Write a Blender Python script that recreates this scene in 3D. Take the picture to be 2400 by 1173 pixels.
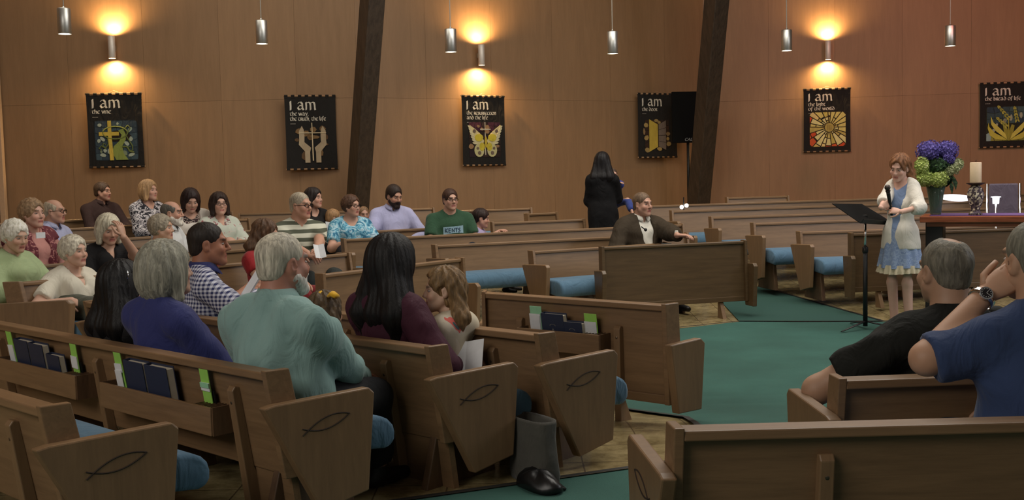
import bpy, bmesh, math, random
import numpy as np
from mathutils import Matrix, Vector

for o in list(bpy.data.objects):
    bpy.data.objects.remove(o)
S = bpy.context.scene
C = S.collection

# ------------------------------------------------------------------ camera
FPX, CAM_Z, HOR, ROLL = 2500.0, 1.48, 412.0, 0.024
PITCH = math.atan((586.5 - HOR) / FPX)
cam_data = bpy.data.cameras.new('camera')
cam_data.sensor_width = 36.0
cam_data.lens = FPX / 2400.0 * 36.0
cam_data.clip_end = 200
cam = bpy.data.objects.new('camera', cam_data)
C.objects.link(cam)
cam.matrix_world = (Matrix.Translation((0, 0, CAM_Z)) @ Matrix.Rotation(math.pi / 2 - PITCH, 4, 'X')
                    @ Matrix.Rotation(-ROLL, 4, 'Z'))
S.camera = cam

# ------------------------------------------------------------------ light
S.view_settings.view_transform = 'Standard'
S.view_settings.look = 'None'
S.view_settings.gamma = 1.0
S.view_settings.use_curve_mapping = False
S.view_settings.exposure = 0.12
world = bpy.data.worlds.new('world')
S.world = world
world.use_nodes = True
wb = world.node_tree.nodes['Background']
wb.inputs[0].default_value = (1.0, 0.95, 0.88, 1)
wb.inputs[1].default_value = 0.10


def area_light(name, loc, target, size, energy, color):
    d = bpy.data.lights.new(name, 'AREA')
    d.shape = 'RECTANGLE'
    d.size, d.size_y = size
    d.energy = energy
    d.color = color
    o = bpy.data.objects.new(name, d)
    C.objects.link(o)
    v = Vector(target) - Vector(loc)
    o.matrix_world = Matrix.Translation(loc) @ v.to_track_quat('-Z', 'Y').to_matrix().to_4x4()
    return o


area_light('overhead_fill_lamp', (2.6, 8.6, 6.9), (2.0, 8.4, 0), (7.0, 6.0), 480, (1.0, 0.95, 0.86))  # unseen overhead fill; the ceiling has no skylight
area_light('wall_fill_lamp', (-0.5, 12.2, 6.9), (0.2, 16.5, 1.6), (13.0, 2.6), 245, (1.0, 0.93, 0.80))  # added fill out of view to brighten the back wall
area_light('near_pew_fill_lamp', (-5.0, -1.2, 5.2), (-0.6, 5.0, 0.8), (5.0, 3.0), 210, (1.0, 0.93, 0.84))  # added fill behind the camera for the near pews, no window there
area_light('side_fill_lamp', (9.5, 6.5, 4.2), (1.0, 10.0, 0.8), (4.0, 3.0), 150, (0.95, 0.96, 1.0))  # unseen soft fill from the right, no window modelled


def colour_spot(name, loc, target, energy, color, angle, blend=0.9, radius=0.3):
    d = bpy.data.lights.new(name, 'SPOT')
    d.energy = energy
    d.color = color
    d.spot_size = math.radians(angle)
    d.spot_blend = blend
    d.shadow_soft_size = radius
    o = bpy.data.objects.new(name, d)
    C.objects.link(o)
    v = Vector(target) - Vector(loc)
    o.matrix_world = Matrix.Translation(loc) @ v.to_track_quat('-Z', 'Y').to_matrix().to_4x4()
    return o


colour_spot('red_stage_lamp', (8.0, 11.0, 6.3), (8.0, 20.0, 3.9), 620, (1.0, 0.30, 0.24), 62)
colour_spot('violet_stage_lamp', (6.6, 8.2, 6.3), (5.4, 11.0, 0.9), 190, (0.66, 0.46, 1.0), 52)


# ------------------------------------------------------------------ geometry helpers
def ray(px, py):
    u = (px - 1200.0) / FPX
    v = (586.5 - py) / FPX
    c, s = math.cos(ROLL), math.sin(ROLL)
    u, v = u * c + v * s, -u * s + v * c
    cp, sp = math.cos(PITCH), math.sin(PITCH)
    return np.array([u, cp + v * sp, -sp + v * cp])


def spot(px, py, Y):
    """world point seen at photo position (px, py) when it stands Y metres ahead"""
    d = ray(px, py)
    p = d * (Y / d[1])
    return np.array([p[0], p[1], p[2] + CAM_Z])


def sstep(a, b, x):
    t = min(1.0, max(0.0, (x - a) / (b - a)))
    return t * t * (3 - 2 * t)


def fz(x, y):
    """height of the gently raked floor"""
    return 0.05 * max(0.0, math.hypot(x - 1.2, y - 6.5) - 4.0) + 0.14 * (1 - sstep(5.3, 6.9, y))


class MB:
    def __init__(self):
        self.v = []
        self.f = []
        self.m = []

    def add(self, vs, fs, mi=0):
        b = len(self.v)
        self.v += [tuple(map(float, p)) for p in vs]
        self.f += [tuple(b + i for i in q) for q in fs]
        self.m += [mi] * len(fs)
        return self

    def box(self, c, s, rot=None, mi=0):
        vs = []
        for dx in (-.5, .5):
            for dy in (-.5, .5):
                for dz in (-.5, .5):
                    p = Vector((dx * s[0], dy * s[1], dz * s[2]))
                    if rot is not None:
                        p = rot @ p
                    vs.append((c[0] + p[0], c[1] + p[1], c[2] + p[2]))
        fs = [(0, 1, 3, 2), (4, 6, 7, 5), (0, 4, 5, 1), (2, 3, 7, 6), (0, 2, 6, 4), (1, 5, 7, 3)]
        return self.add(vs, fs, mi)

    def loft(self, rings, closed=True, caps=True, mi=0):
        n = len(rings[0])
        vs = [p for r in rings for p in r]
        fs = []
        for i in range(len(rings) - 1):
            for j in range(n if closed else n - 1):
                k = (j + 1) % n
                fs.append((i * n + j, i * n + k, (i + 1) * n + k, (i + 1) * n + j))
        if caps and closed:
            fs.append(tuple(range(n - 1, -1, -1)))
            fs.append(tuple((len(rings) - 1) * n + j for j in range(n)))
        return self.add(vs, fs, mi)

    def tube(self, pts, radii, n=8, caps=True, flat=1.0, mi=0):
        pts = [Vector(p) for p in pts]
        if not hasattr(radii, '__len__'):
            radii = [radii] * len(pts)
        rings = []
        prev = None
        for i, p in enumerate(pts):
            t = (pts[min(i + 1, len(pts) - 1)] - pts[max(i - 1, 0)]).normalized()
            if prev is None:
                a = Vector((0, 0, 1)) if abs(t.z) < .9 else Vector((1, 0, 0))
                u = t.cross(a).normalized()
            else:
                u = (prev - t * prev.dot(t)).normalized()
            prev = u
            w = t.cross(u)
            rings.append([p + (u * math.cos(2 * math.pi * k / n) + w * flat * math.sin(2 * math.pi * k / n)) * radii[i] for k in range(n)])
        return self.loft(rings, True, caps, mi)

    def lathe(self, prof, c=(0, 0, 0), n=20, mi=0, caps=True):
        rings = [[(c[0] + r * math.cos(2 * math.pi * k / n), c[1] + r * math.sin(2 * math.pi * k / n), c[2] + z) for k in range(n)] for r, z in prof]
        return self.loft(rings, True, caps, mi)

    def prism(self, poly, a0, a1, fn, mi=0):
        """poly of 2-D points extruded from a0 to a1; fn(u, v, a) gives the 3-D point"""
        n = len(poly)
        vs = [fn(u, v, a0) for u, v in poly] + [fn(u, v, a1) for u, v in poly]
        fs = [tuple(range(n - 1, -1, -1)), tuple(range(n, 2 * n))]
        for i in range(n):
            j = (i + 1) % n
            fs.append((i, j, n + j, n + i))
        return self.add(vs, fs, mi)

    def ball(self, c, r, n=10, m=7, mi=0):
        if not hasattr(r, '__len__'):
            r = (r, r, r)
        rings = []
        for i in range(m + 1):
            a = math.pi * i / m
            q = max(math.sin(a), .02)
            rings.append([(c[0] + r[0] * q * math.cos(2 * math.pi * k / n), c[1] + r[1] * q * math.sin(2 * math.pi * k / n), c[2] - r[2] * math.cos(a)) for k in range(n)])
        return self.loft(rings, True, True, mi)

    def mesh(self, name, mats, smooth=False):
        me = bpy.data.meshes.new(name)
        me.from_pydata(self.v, [], self.f)
        if not isinstance(mats, (list, tuple)):
            mats = [mats]
        for m in mats:
            me.materials.append(m)
        if len(mats) > 1:
            me.polygons.foreach_set('material_index', self.m)
        bm = bmesh.new()
        bm.from_mesh(me)
        bmesh.ops.recalc_face_normals(bm, faces=bm.faces)
        bm.to_mesh(me)
        bm.free()
        if smooth:
            me.polygons.foreach_set('use_smooth', [True] * len(me.polygons))
        return me

    def build(self, name, mats, parent=None, smooth=False, bevel=0.0, label=None, loc=None):
        o = bpy.data.objects.new(name, self.mesh(name, mats, smooth))
        C.objects.link(o)
        o.parent = parent
        if loc is not None:
            o.location = loc
        if bevel:
            md = o.modifiers.new('bevel', 'BEVEL')
            md.width = bevel
            md.segments = 2
            md.limit_method = 'ANGLE'
            md.angle_limit = 0.6
        if label:
            o['label'] = label
        return o


def tag(o, label=None, cat=None, group=None, kind=None):
    if label:
        o['label'] = label
    if cat:
        o['category'] = cat
    if group:
        o['group'] = group
    if kind:
        o['kind'] = kind
    return o


def thing(name, label, cat, loc=(0, 0, 0), az=None, rz=0.0, group=None):
    """Empty at the base of a thing; az is the way it faces, clockwise from straight ahead"""
    o = bpy.data.objects.new(name, None)
    C.objects.link(o)
    o.empty_display_size = 0.1
    o.location = loc
    o.rotation_euler = (0, 0, rz if az is None else -math.radians(az))
    return tag(o, label, cat, group)


# ------------------------------------------------------------------ materials
MATS = {}


def lin(r, g, b):
    return tuple(((c / 255.0) / 12.92 if c / 255.0 <= 0.04045 else ((c / 255.0 + 0.055) / 1.055) ** 2.4) for c in (r, g, b)) + (1.0,)


class NT:
    def __init__(self, name):
        self.m = bpy.data.materials.new(name)
        self.m.use_nodes = True
        self.t = self.m.node_tree
        self.b = self.t.nodes['Principled BSDF']

    def n(self, typ, **kw):
        x = self.t.nodes.new(typ)
        for k, v in kw.items():
            setattr(x, k, v)
        return x

    def l(self, a, b):
        self.t.links.new(a, b)

    def coord(self, scale=(1, 1, 1), which='Object', rot=(0, 0, 0)):
        tc = self.n('ShaderNodeTexCoord')
        mp = self.n('ShaderNodeMapping')
        mp.inputs['Scale'].default_value = scale
        mp.inputs['Rotation'].default_value = rot
        self.l(tc.outputs[which], mp.inputs[0])
        return mp.outputs[0]

    def noise(self, vec, scale=5, detail=4, rough=.55, dist=0.0):
        x = self.n('ShaderNodeTexNoise')
        x.inputs['Scale'].default_value = scale
        x.inputs['Detail'].default_value = detail
        x.inputs['Roughness'].default_value = rough
        x.inputs['Distortion'].default_value = dist
        self.l(vec, x.inputs['Vector'])
        return x.outputs['Fac']

    def ramp(self, fac, stops, const=False):
        x = self.n('ShaderNodeValToRGB')
        r = x.color_ramp
        if const:
            r.interpolation = 'CONSTANT'
        while len(r.elements) < len(stops):
            r.elements.new(0.5)
        for e, (p, c) in zip(r.elements, stops):
            e.position = p
            e.color = c
        self.l(fac, x.inputs[0])
        return x.outputs[0]

    def mix(self, a, b, fac, mode='MIX'):
        x = self.n('ShaderNodeMix', data_type='RGBA', blend_type=mode)
        for sock, val in ((x.inputs[0], fac), (x.inputs[6], a), (x.inputs[7], b)):
            if hasattr(val, 'links'):
                self.l(val, sock)
            else:
                sock.default_value = val
        return x.outputs[2]

    def math(self, op, a, b=0.0):
        x = self.n('ShaderNodeMath', operation=op)
        for sock, val in ((x.inputs[0], a), (x.inputs[1], b)):
            if hasattr(val, 'links'):
                self.l(val, sock)
            else:
                sock.default_value = val
        return x.outputs[0]

    def bump(self, h, strength=.3, dist=.01):
        x = self.n('ShaderNodeBump')
        x.inputs['Strength'].default_value = strength
        x.inputs['Distance'].default_value = dist
        self.l(h, x.inputs['Height'])
        self.l(x.outputs[0], self.b.inputs['Normal'])

    def col(self, c):
        if hasattr(c, 'links'):
            self.l(c, self.b.inputs['Base Color'])
        else:
            self.b.inputs['Base Color'].default_value = c

    def set(self, **kw):
        for k, v in kw.items():
            self.b.inputs[k].default_value = v


def plain(name, rgb, rough=.6, metal=0.0, **kw):
    if name in MATS:
        return MATS[name]
    t = NT(name)
    c = lin(*rgb)
    v = t.noise(t.coord((1, 1, 1)), 30, 3)
    t.col(t.mix(tuple(x * .88 for x in c[:3]) + (1,), tuple(min(1, x * 1.1) for x in c[:3]) + (1,), v))
    t.set(Roughness=rough, Metallic=metal, **kw)
    MATS[name] = t.m
    return t.m


def emit(name, rgb, power):
    if name in MATS:
        return MATS[name]
    t = NT(name)
    t.col((0, 0, 0, 1))
    t.b.inputs['Emission Color'].default_value = lin(*rgb)
    t.b.inputs['Emission Strength'].default_value = power
    MATS[name] = t.m
    return t.m


def wood(name, dark, light, scale=(1.2, 16, 16), rough=.42, contrast=(.35, .7), vary=0.0, spec=.5):
    if name in MATS:
        return MATS[name]
    t = NT(name)
    co = t.coord(scale)
    a = t.noise(co, 2.2, 6, .6, .6)
    b = t.noise(t.coord(tuple(s * 4 for s in scale)), 3.0, 3, .6)
    f = t.math('ADD', t.math('MULTIPLY', a, .75), t.math('MULTIPLY', b, .25))
    c = t.ramp(f, [(contrast[0], lin(*dark)), (contrast[1], lin(*light))])
    if vary:
        oi = t.n('ShaderNodeObjectInfo')
        k = t.n('ShaderNodeMapRange')
        k.inputs[3].default_value = 1 - vary
        k.inputs[4].default_value = 1 + vary
        t.l(oi.outputs['Random'], k.inputs[0])
        h = t.n('ShaderNodeHueSaturation')
        t.l(k.outputs[0], h.inputs['Value'])
        t.l(c, h.inputs['Color'])
        c = h.outputs[0]
    t.col(c)
    t.bump(f, .12, .004)
    t.set(Roughness=rough)
    t.b.inputs['Specular IOR Level'].default_value = spec
    MATS[name] = t.m
    return t.m


def cloth(name, rgb, rough=.85, weave=260, var=.12):
    if name in MATS:
        return MATS[name]
    t = NT(name)
    c = lin(*rgb)
    co = t.coord()
    v = t.noise(co, 9, 4)
    t.col(t.mix(tuple(x * (1 - var) for x in c[:3]) + (1,), tuple(min(1, x * (1 + var)) for x in c[:3]) + (1,), v))
    w = t.noise(co, weave, 2)
    wr = t.noise(t.coord((1, 1, .45), rot=(.3, .5, .2)), 7.5, 3, .5, 1.6)
    t.bump(t.math('ADD', t.math('MULTIPLY', wr, 1.0), t.math('MULTIPLY', w, .03)), .55, .035)
    t.set(Roughness=rough)
    t.b.inputs['Sheen Weight'].default_value = .12 if max(rgb) > 75 else .0
    t.b.inputs['Specular IOR Level'].default_value = .3
    MATS[name] = t.m
    return t.m


def stripes_mat(name, a, b, freq, duty=.5, axis='z', noise=0.0):
    t = NT(name)
    co = t.coord()
    s = t.n('ShaderNodeSeparateXYZ')
    t.l(co, s.inputs[0])
    z = s.outputs[{'x': 0, 'y': 1, 'z': 2}[axis]]
    z = t.math('ADD', z, t.math('MULTIPLY', t.noise(co, 4, 2), .02 + noise))
    f = t.math('FRACT', t.math('MULTIPLY', z, freq))
    t.col(t.ramp(f, [(0, lin(*a)), (duty, lin(*b))], True))
    t.set(Roughness=.85)
    return t.m


def gingham_mat(name, a, b, freq):
    t = NT(name)
    co = t.coord()
    s = t.n('ShaderNodeSeparateXYZ')
    t.l(co, s.inputs[0])
    fs = []
    u = t.math('ADD', t.math('MULTIPLY', s.outputs[0], .8), t.math('MULTIPLY', s.outputs[1], .6))
    for q in (u, s.outputs[2]):
        fs.append(t.math('GREATER_THAN', t.math('FRACT', t.math('MULTIPLY', q, freq)), .5))
    f = t.math('MULTIPLY', t.math('ADD', fs[0], fs[1]), .5)
    t.col(t.ramp(f, [(0, lin(*a)), (.5, tuple((x + y) / 2 * .9 for x, y in zip(lin(*a), lin(*b)))[:3] + (1,)), (1, lin(*b))]))
    t.set(Roughness=.85)
    return t.m


def blotch_mat(name, stops, scale=14, dist=1.5, detail=2, voronoi=False, hard=True):
    """printed cloth: patches of several colours"""
    t = NT(name)
    co = t.coord()
    if voronoi:
        v = t.n('ShaderNodeTexVoronoi')
        v.inputs['Scale'].default_value = scale
        t.l(co, v.inputs['Vector'])
        sp = t.n('ShaderNodeSeparateXYZ')
        t.l(v.outputs['Color'], sp.inputs[0])
        f = sp.outputs[0]
    else:
        f = t.noise(co, scale, detail, .5, dist)
    t.col(t.ramp(f, [(p, lin(*c)) for p, c in stops], hard))
    t.set(Roughness=.85)
    return t.m


def attr_mat(name, rough=.55, sss=False):
    if name in MATS:
        return MATS[name]
    t = NT(name)
    a = t.n('ShaderNodeAttribute', attribute_name='Col')
    v = t.noise(t.coord(), 38, 3)
    t.col(t.mix(a.outputs['Color'], t.mix(a.outputs['Color'], (.82, .72, .70, 1), 1.0, 'MULTIPLY'), t.math('MULTIPLY', v, .5)))
    t.set(Roughness=rough)
    if sss:
        t.b.inputs['Subsurface Weight'].default_value = .08
        t.b.inputs['Subsurface Radius'].default_value = (.01, .004, .002)
    MATS[name] = t.m
    return t.m


def hair_mat(rgb, light=None):
    key = 'hair_%d_%d_%d' % rgb
    if key in MATS:
        return MATS[key]
    t = NT(key)
    light = light or tuple(min(255, int(c * 1.3 + 4)) for c in rgb)
    co = t.coord((1, 1, .14))
    f = t.noise(co, 75, 4, .6, .8)
    g = t.noise(t.coord((1, 1, .4)), 12, 3)
    h = t.math('ADD', t.math('MULTIPLY', f, .65), t.math('MULTIPLY', g, .35))
    t.col(t.ramp(h, [(.3, lin(*tuple(int(c * .6) for c in rgb))), (.5, lin(*rgb)), (.7, lin(*light))]))
    t.bump(f, .6, .006)
    t.set(Roughness=.55)
    t.b.inputs['Specular IOR Level'].default_value = .3
    MATS[key] = t.m
    return t.m


# pew timber, walls, metals shared all over the room
PEW = wood('pew_wood', (110, 85, 60), (144, 113, 81), (1.1, 14, 14), .40, (.25, .8))
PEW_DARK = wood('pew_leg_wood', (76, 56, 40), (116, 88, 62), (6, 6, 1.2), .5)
GROOVE = plain('carved_groove', (46, 33, 23), .8)
PEW_END = wood('pew_end_wood', (112, 87, 62), (142, 112, 80), (12, 12, 1.2), .42, (.2, .85))
SCREENW = wood('shaded_screen_wood', (80, 61, 39), (104, 81, 54), (1.1, 14, 14), .42, (.3, .75))  # pew wood darkened to paint in the shade on the front screens
CUSHION = cloth('blue_cushion_fabric', (84, 115, 138), .9, 320)
STEEL = plain('brushed_aluminium', (210, 210, 205), .42, 1.0)
CHROME = plain('chrome', (225, 225, 225), .12, 1.0)
BLACK = plain('black_metal', (18, 18, 19), .45)
SCREW = plain('screw_head', (120, 105, 90), .35, .9)

# ------------------------------------------------------------------ setting: floor, walls, beams
WALLV = [(-8.3, 17.35), (-2.44, 17.4), (3.76, 20.68), (13.5, 19.17)]


def heightfield(name, inside, lift, mat, step=.25, xr=(-9.5, 13.5), yr=(-1.5, 21.0)):
    m = MB()
    nx, ny = int((xr[1] - xr[0]) / step) + 1, int((yr[1] - yr[0]) / step) + 1
    for j in range(ny):
        for i in range(nx):
            x, y = xr[0] + i * step, yr[0] + j * step
            m.v.append((x, y, fz(x, y) + lift))
    for j in range(ny - 1):
        for i in range(nx - 1):
            x, y = xr[0] + (i + .5) * step, yr[0] + (j + .5) * step
            if inside(x, y):
                m.f.append((j * nx + i, j * nx + i + 1, (j + 1) * nx + i + 1, (j + 1) * nx + i))
                m.m.append(0)
    return m.build(name, mat, smooth=True)


t = NT('tan_tile_floor')
co = t.coord()
bk = t.n('ShaderNodeTexBrick')
bk.offset = 0
bk.inputs['Scale'].default_value = 1.0
bk.inputs['Mortar Size'].default_value = .004
bk.inputs['Brick Width'].default_value = .305
bk.inputs['Row Height'].default_value = .305
t.l(co, bk.inputs['Vector'])
bk.inputs['Color1'].default_value = lin(182, 168, 128)
bk.inputs['Color2'].default_value = lin(172, 157, 119)
bk.inputs['Mortar'].default_value = lin(118, 104, 80)
t.col(t.mix(bk.outputs['Color'], t.ramp(t.noise(co, 7, 6, .7), [(.3, lin(150, 140, 120)), (.7, lin(255, 250, 240))]), 1.0, 'MULTIPLY'))
t.set(Roughness=.22)
TILE = t.m
tag(heightfield('floor', lambda x, y: True, 0.0, TILE), 'tan tile floor under the pews', None, None, 'structure')

t = NT('teal_carpet_pile')
co = t.coord()
pile = t.noise(co, 420, 3, .7)
wear = t.noise(co, 1.2, 4)
t.col(t.mix(t.ramp(wear, [(.35, lin(48, 90, 80)), (.7, lin(60, 108, 97))]), t.ramp(pile, [(.3, (.55, .55, .55, 1)), (.7, (1.1, 1.1, 1.1, 1))]), .8, 'MULTIPLY'))
t.bump(pile, .6, .006)
t.set(Roughness=.95)
CARPET = t.m


def clip_poly(poly, lo, hi, ax):
    def half(p, keep, val):
        out = []
        for i in range(len(p)):
            a, b = p[i], p[(i + 1) % len(p)]
            ka, kb = keep(a[ax]), keep(b[ax])
            if ka:
                out.append(a)
            if ka != kb:
                s = (val - a[ax]) / (b[ax] - a[ax])
                out.append((a[0] + s * (b[0] - a[0]), a[1] + s * (b[1] - a[1])))
        return out
    p = half(poly, lambda q: q >= lo, lo)
    return half(p, lambda q: q <= hi, hi) if p else p


def draped(name, pieces, lift, mat, step=.3):
    """convex outlines laid over the raked floor"""
    m = MB()
    for poly in pieces:
        ys = [p[1] for p in poly]
        y = min(ys)
        while y < max(ys):
            strip = clip_poly(poly, y, y + step, 1)
            if len(strip) >= 3:
                xs = [p[0] for p in strip]
                x = min(xs)
                while x < max(xs):
                    q = clip_poly(strip, x, x + step, 0)
                    if len(q) >= 3:
                        m.add([(a, b, fz(a, b) + lift) for a, b in q], [tuple(range(len(q)))])
                    x += step
            y += step
    return m.build(name, mat, smooth=True)


# carpet: chancel, the near aisle and the aisle between the two far pew blocks
EDGE_A, EDGE_B = (-3.2, 3.22), (0.98, 4.93)
carpet = draped('floor_carpet', [[(0.98, 4.93), (3.3, 2.7), (7.5, 3.0), (7.5, 9.6), (0.98, 9.6)],
                                 [(0.98, 9.6), (7.5, 9.6), (3.5, 10.02), (2.2, 10.32)],
                                 [(0.98, 4.93), (0.98, 9.6), (0.5, 9.45), (-0.45, 8.7), (0.95, 5.9)],
                                 [(-3.2, 3.22), (-2.6, -1.4), (3.3, -1.4), (3.3, 2.7), (0.98, 4.93)]], .008, CARPET)
tag(carpet, 'teal green carpet of the open chancel and aisle', None, None, 'structure')
t = NT('teal_aisle_carpet')
co = t.coord()
pile = t.noise(co, 420, 3, .7)
t.col(t.ramp(pile, [(.3, lin(28, 58, 51)), (.7, lin(50, 92, 82))]))
t.bump(pile, .6, .006)
t.set(Roughness=.95)
aisle = draped('floor_aisle_carpet', [[(2.2, 10.32), (3.5, 10.02), (2.9, 12.4), (2.3, 12.6)]], .010, t.m)
tag(aisle, 'darker teal carpet running up the far aisle', None, None, 'structure')


def edge_strip(name, pts, w, mat, lift=.014):
    m = MB()
    for (a, b) in zip(pts[:-1], pts[1:]):
        d = np.array(b) - np.array(a)
        n = int(np.linalg.norm(d) / .3) + 1
        u = d / np.linalg.norm(d)
        s = np.array([-u[1], u[0]]) * w / 2
        for i in range(n):
            p, q = np.array(a) + d * i / n, np.array(a) + d * (i + 1) / n
            m.add([(*(p - s), fz(*(p - s)) + lift), (*(q - s), fz(*(q - s)) + lift), (*(q + s), fz(*(q + s)) + lift), (*(p + s), fz(*(p + s)) + lift)], [(0, 1, 2, 3)])
    return tag(m.build(name, mat), None, None, None, 'structure')


NOSING = plain('dark_rubber_edging', (26, 24, 20), .6)
edge_strip('trim_1', [EDGE_A, EDGE_B, (0.95, 5.9), (-0.45, 8.7)], .035, NOSING)
edge_strip('trim_2', [(7.5, 9.6), (3.5, 10.02), (2.9, 12.4)], .03, NOSING)
edge_strip('trim_3', [(0.5, 9.45), (2.2, 10.32), (3.5, 10.02)], .03, NOSING)

PLY = wood('plywood_wall_panel', (136, 106, 76), (158, 124, 90), (5, 5, .5), .5, (.22, .8), .05, .35)
WALLBACK = plain('wall_backing', (120, 88, 60), .7)


def wall_run(name, a, b, z1, thick=.12):
    a, b = np.array(a), np.array(b)
    d = b - a
    L = np.linalg.norm(d)
    u = d / L
    nrm = np.array([u[1], -u[0]])
    base = MB()
    base.prism([(0, 0), (L, 0), (L, thick), (0, thick)], -.2, z1, lambda s, w, z: (a[0] + u[0] * s - nrm[0] * (w + .012), a[1] + u[1] * s - nrm[1] * (w + .012), z))
    root = tag(base.build(name, WALLBACK), None, None, None, 'structure')
    pw, ph, gap = 1.22, 2.44, .0025
    z = .36
    while z < z1:
        s = 0.0
        while s < L - .05:
            e = min(L, s + pw)
            zz = min(z1, z + ph)
            m = MB()
            q = lambda su, zu, w: (a[0] + u[0] * su + nrm[0] * w, a[1] + u[1] * su + nrm[1] * w, zu)
            m.prism([(s + gap / 2, z + gap / 2), (e - gap / 2, z + gap / 2), (e - gap / 2, zz - gap / 2), (s + gap / 2, zz - gap / 2)], -.011, 0.0, q)
            m.build('panel', PLY, root)
            s += pw
        z += ph
    return root


wall_run('wall_back_left', WALLV[0], WALLV[1], 7.4)
wall_run('wall_back', WALLV[1], WALLV[2], 7.4)
wall_run('wall_back_right', WALLV[2], WALLV[3], 7.4)
wall_run('wall_left', (-10.2, -1.0), WALLV[0], 7.4)
wall_run('wall_right', WALLV[3], (13.5, 1.0), 7.4)
m = MB()
m.box((1.6, 9.6, 7.45), (24.5, 23.5, .1))
tag(m.build('ceiling', wood('ceiling_board', (120, 88, 60), (150, 112, 78), (1, 12, 12))), None, None, None, 'structure')
m = MB()
m.box((-8.19, 17.25, 3.1), (.085, .09, 5.6))
tag(m.build('trim_4', plain('pale_corner_trim', (190, 160, 128), .5), bevel=.006), None, None, None, 'structure')

BEAM = wood('dark_beam_timber', (48, 39, 31), (78, 65, 53), (10, 10, .7), .55)


def beam(name, p0, p1, w, dp, twist, label):
    p0, p1 = Vector(p0), Vector(p1)
    ax = (p1 - p0).normalized()
    side = Vector((math.cos(twist), math.sin(twist), 0))
    side = (side - ax * side.dot(ax)).normalized()
    fr = ax.cross(side)
    m = MB()
    rings = [[p + side * sx * w / 2 + fr * sy * dp / 2 for sx, sy in ((-1, -1), (1, -1), (1, 1), (-1, 1))] for p in (p0, p1)]
    m.loft(rings)
    o = m.build(name, BEAM, bevel=.012)
    return tag(o, label, 'beam', None, 'structure')


b0 = spot(838, 480, 17.0)
b1 = spot(873, 0, 15.9)
dv = (b1 - b0)
beam('trim_beam', b0 - dv * .28, b1 + dv * .75, .27, .30, .62, 'dark slanting timber roof beam left of the butterfly banner')
b0 = spot(1637, 480, 19.5)
b1 = spot(1680, 0, 18.0)
dv = (b1 - b0)
beam('trim_beam', b0 - dv * .24, b1 + dv * .62, .30, .30, .55, 'dark slanting timber roof beam beside the projection screen')

# ------------------------------------------------------------------ lamps
PEND = [((152, 80), 12.93), ((614, 103), 14.15), ((1057, 122), 14.42), ((1436, 126), 15.0), ((1844, 119), 15.96), ((2227, 108), 16.3)]
PLAB = ['leftmost aluminium cylinder pendant lamp, nearest of the row', 'aluminium cylinder pendant lamp between the first wall sconce and the left beam',
        'aluminium cylinder pendant lamp just left of the middle wall sconce', 'aluminium cylinder pendant lamp left of the right-hand beam',
        'aluminium cylinder pendant lamp just left of the right-hand wall sconce', 'rightmost aluminium cylinder pendant lamp, above the altar flowers']
GLOW = emit('lamp_diffuser', (255, 246, 225), 5.0)
for (px, Y), lab in zip(PEND, PLAB):
    p = spot(px[0], px[1], Y)
    t = thing('pendant_lamp', lab, 'lamp', p, group='cylinder pendant lamps over the pews')
    m = MB()
    m.lathe([(.074, 0), (.078, .004), (.078, .298), (.072, .305), (.02, .308), (.012, .33)], n=24, caps=False)
    m.build('lamp_body', STEEL, t, True)
    m = MB()
    m.lathe([(.003, .012), (.071, .012), (.071, .02), (.003, .02)], n=24)
    m.build('diffuser', GLOW, t)
    m = MB()
    m.tube([(0, 0, .32), (0, 0, 7.38 - p[2])], .007, 6)
    m.build('cord', plain('grey_cord', (150, 142, 130), .6), t)
    d = bpy.data.lights.new('pendant_beam', 'SPOT')
    d.energy = 55
    d.color = (1, .90, .74)
    d.spot_size = 1.5
    d.spot_blend = .6
    d.shadow_soft_size = .07
    o = bpy.data.objects.new('pendant_beam', d)
    C.objects.link(o)
    o.parent = t
    o.location = (0, 0, -.01)

SC = [((263, 137), 17.235, 0.35, 'left wall sconce glowing above the vine banner'), ((1129, 153), 18.275, 0.34, 'middle wall sconce glowing above the butterfly banner'),
      ((1941, 140), 20.21, 0.35, 'right wall sconce glowing above the sunburst banner')]
BULB = emit('sconce_bulb', (255, 214, 150), 22.0)
for px, Y, ln, lab in SC:
    p = spot(px[0], px[1], Y)
    t = thing('wall_sconce', lab, 'lamp', p, rz={17.235: .01, 18.275: .487, 20.21: -.154}[Y], group='up and down wall sconces')
    m = MB()
    m.lathe([(.052, 0), (.055, .004), (.055, ln), (.052, ln + .004)], n=20, caps=False)
    m.build('lamp_body', plain('pale_satin_metal', (222, 214, 204), .5, .35), t, True)
    m = MB()
    m.box((0, .085, ln / 2), (.05, .09, .08))
    m.build('wall_bracket', STEEL, t, bevel=.004)
    for z, sg in ((.0, -1), (ln, 1)):
        m = MB()
        m.lathe([(.004, z - sg * .012), (.05, z - sg * .012), (.05, z - sg * .02), (.004, z - sg * .02)], n=18)
        m.build('bulb', BULB, t)
        d = bpy.data.lights.new('sconce_beam', 'SPOT')
        d.energy = 150
        d.color = (1, .63, .26)
        d.spot_size = 2.95
        d.spot_blend = 1.0
        d.shadow_soft_size = .04
        o = bpy.data.objects.new('sconce_beam', d)
        C.objects.link(o)
        o.parent = t
        o.location = (0, 0.02, z + sg * .03)
        if sg > 0:
            o.rotation_euler = (math.pi, 0, 0)

# ------------------------------------------------------------------ pews
def unit(v):
    v = np.array(v, float)
    return v / np.linalg.norm(v)


PEWS = {}


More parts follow.
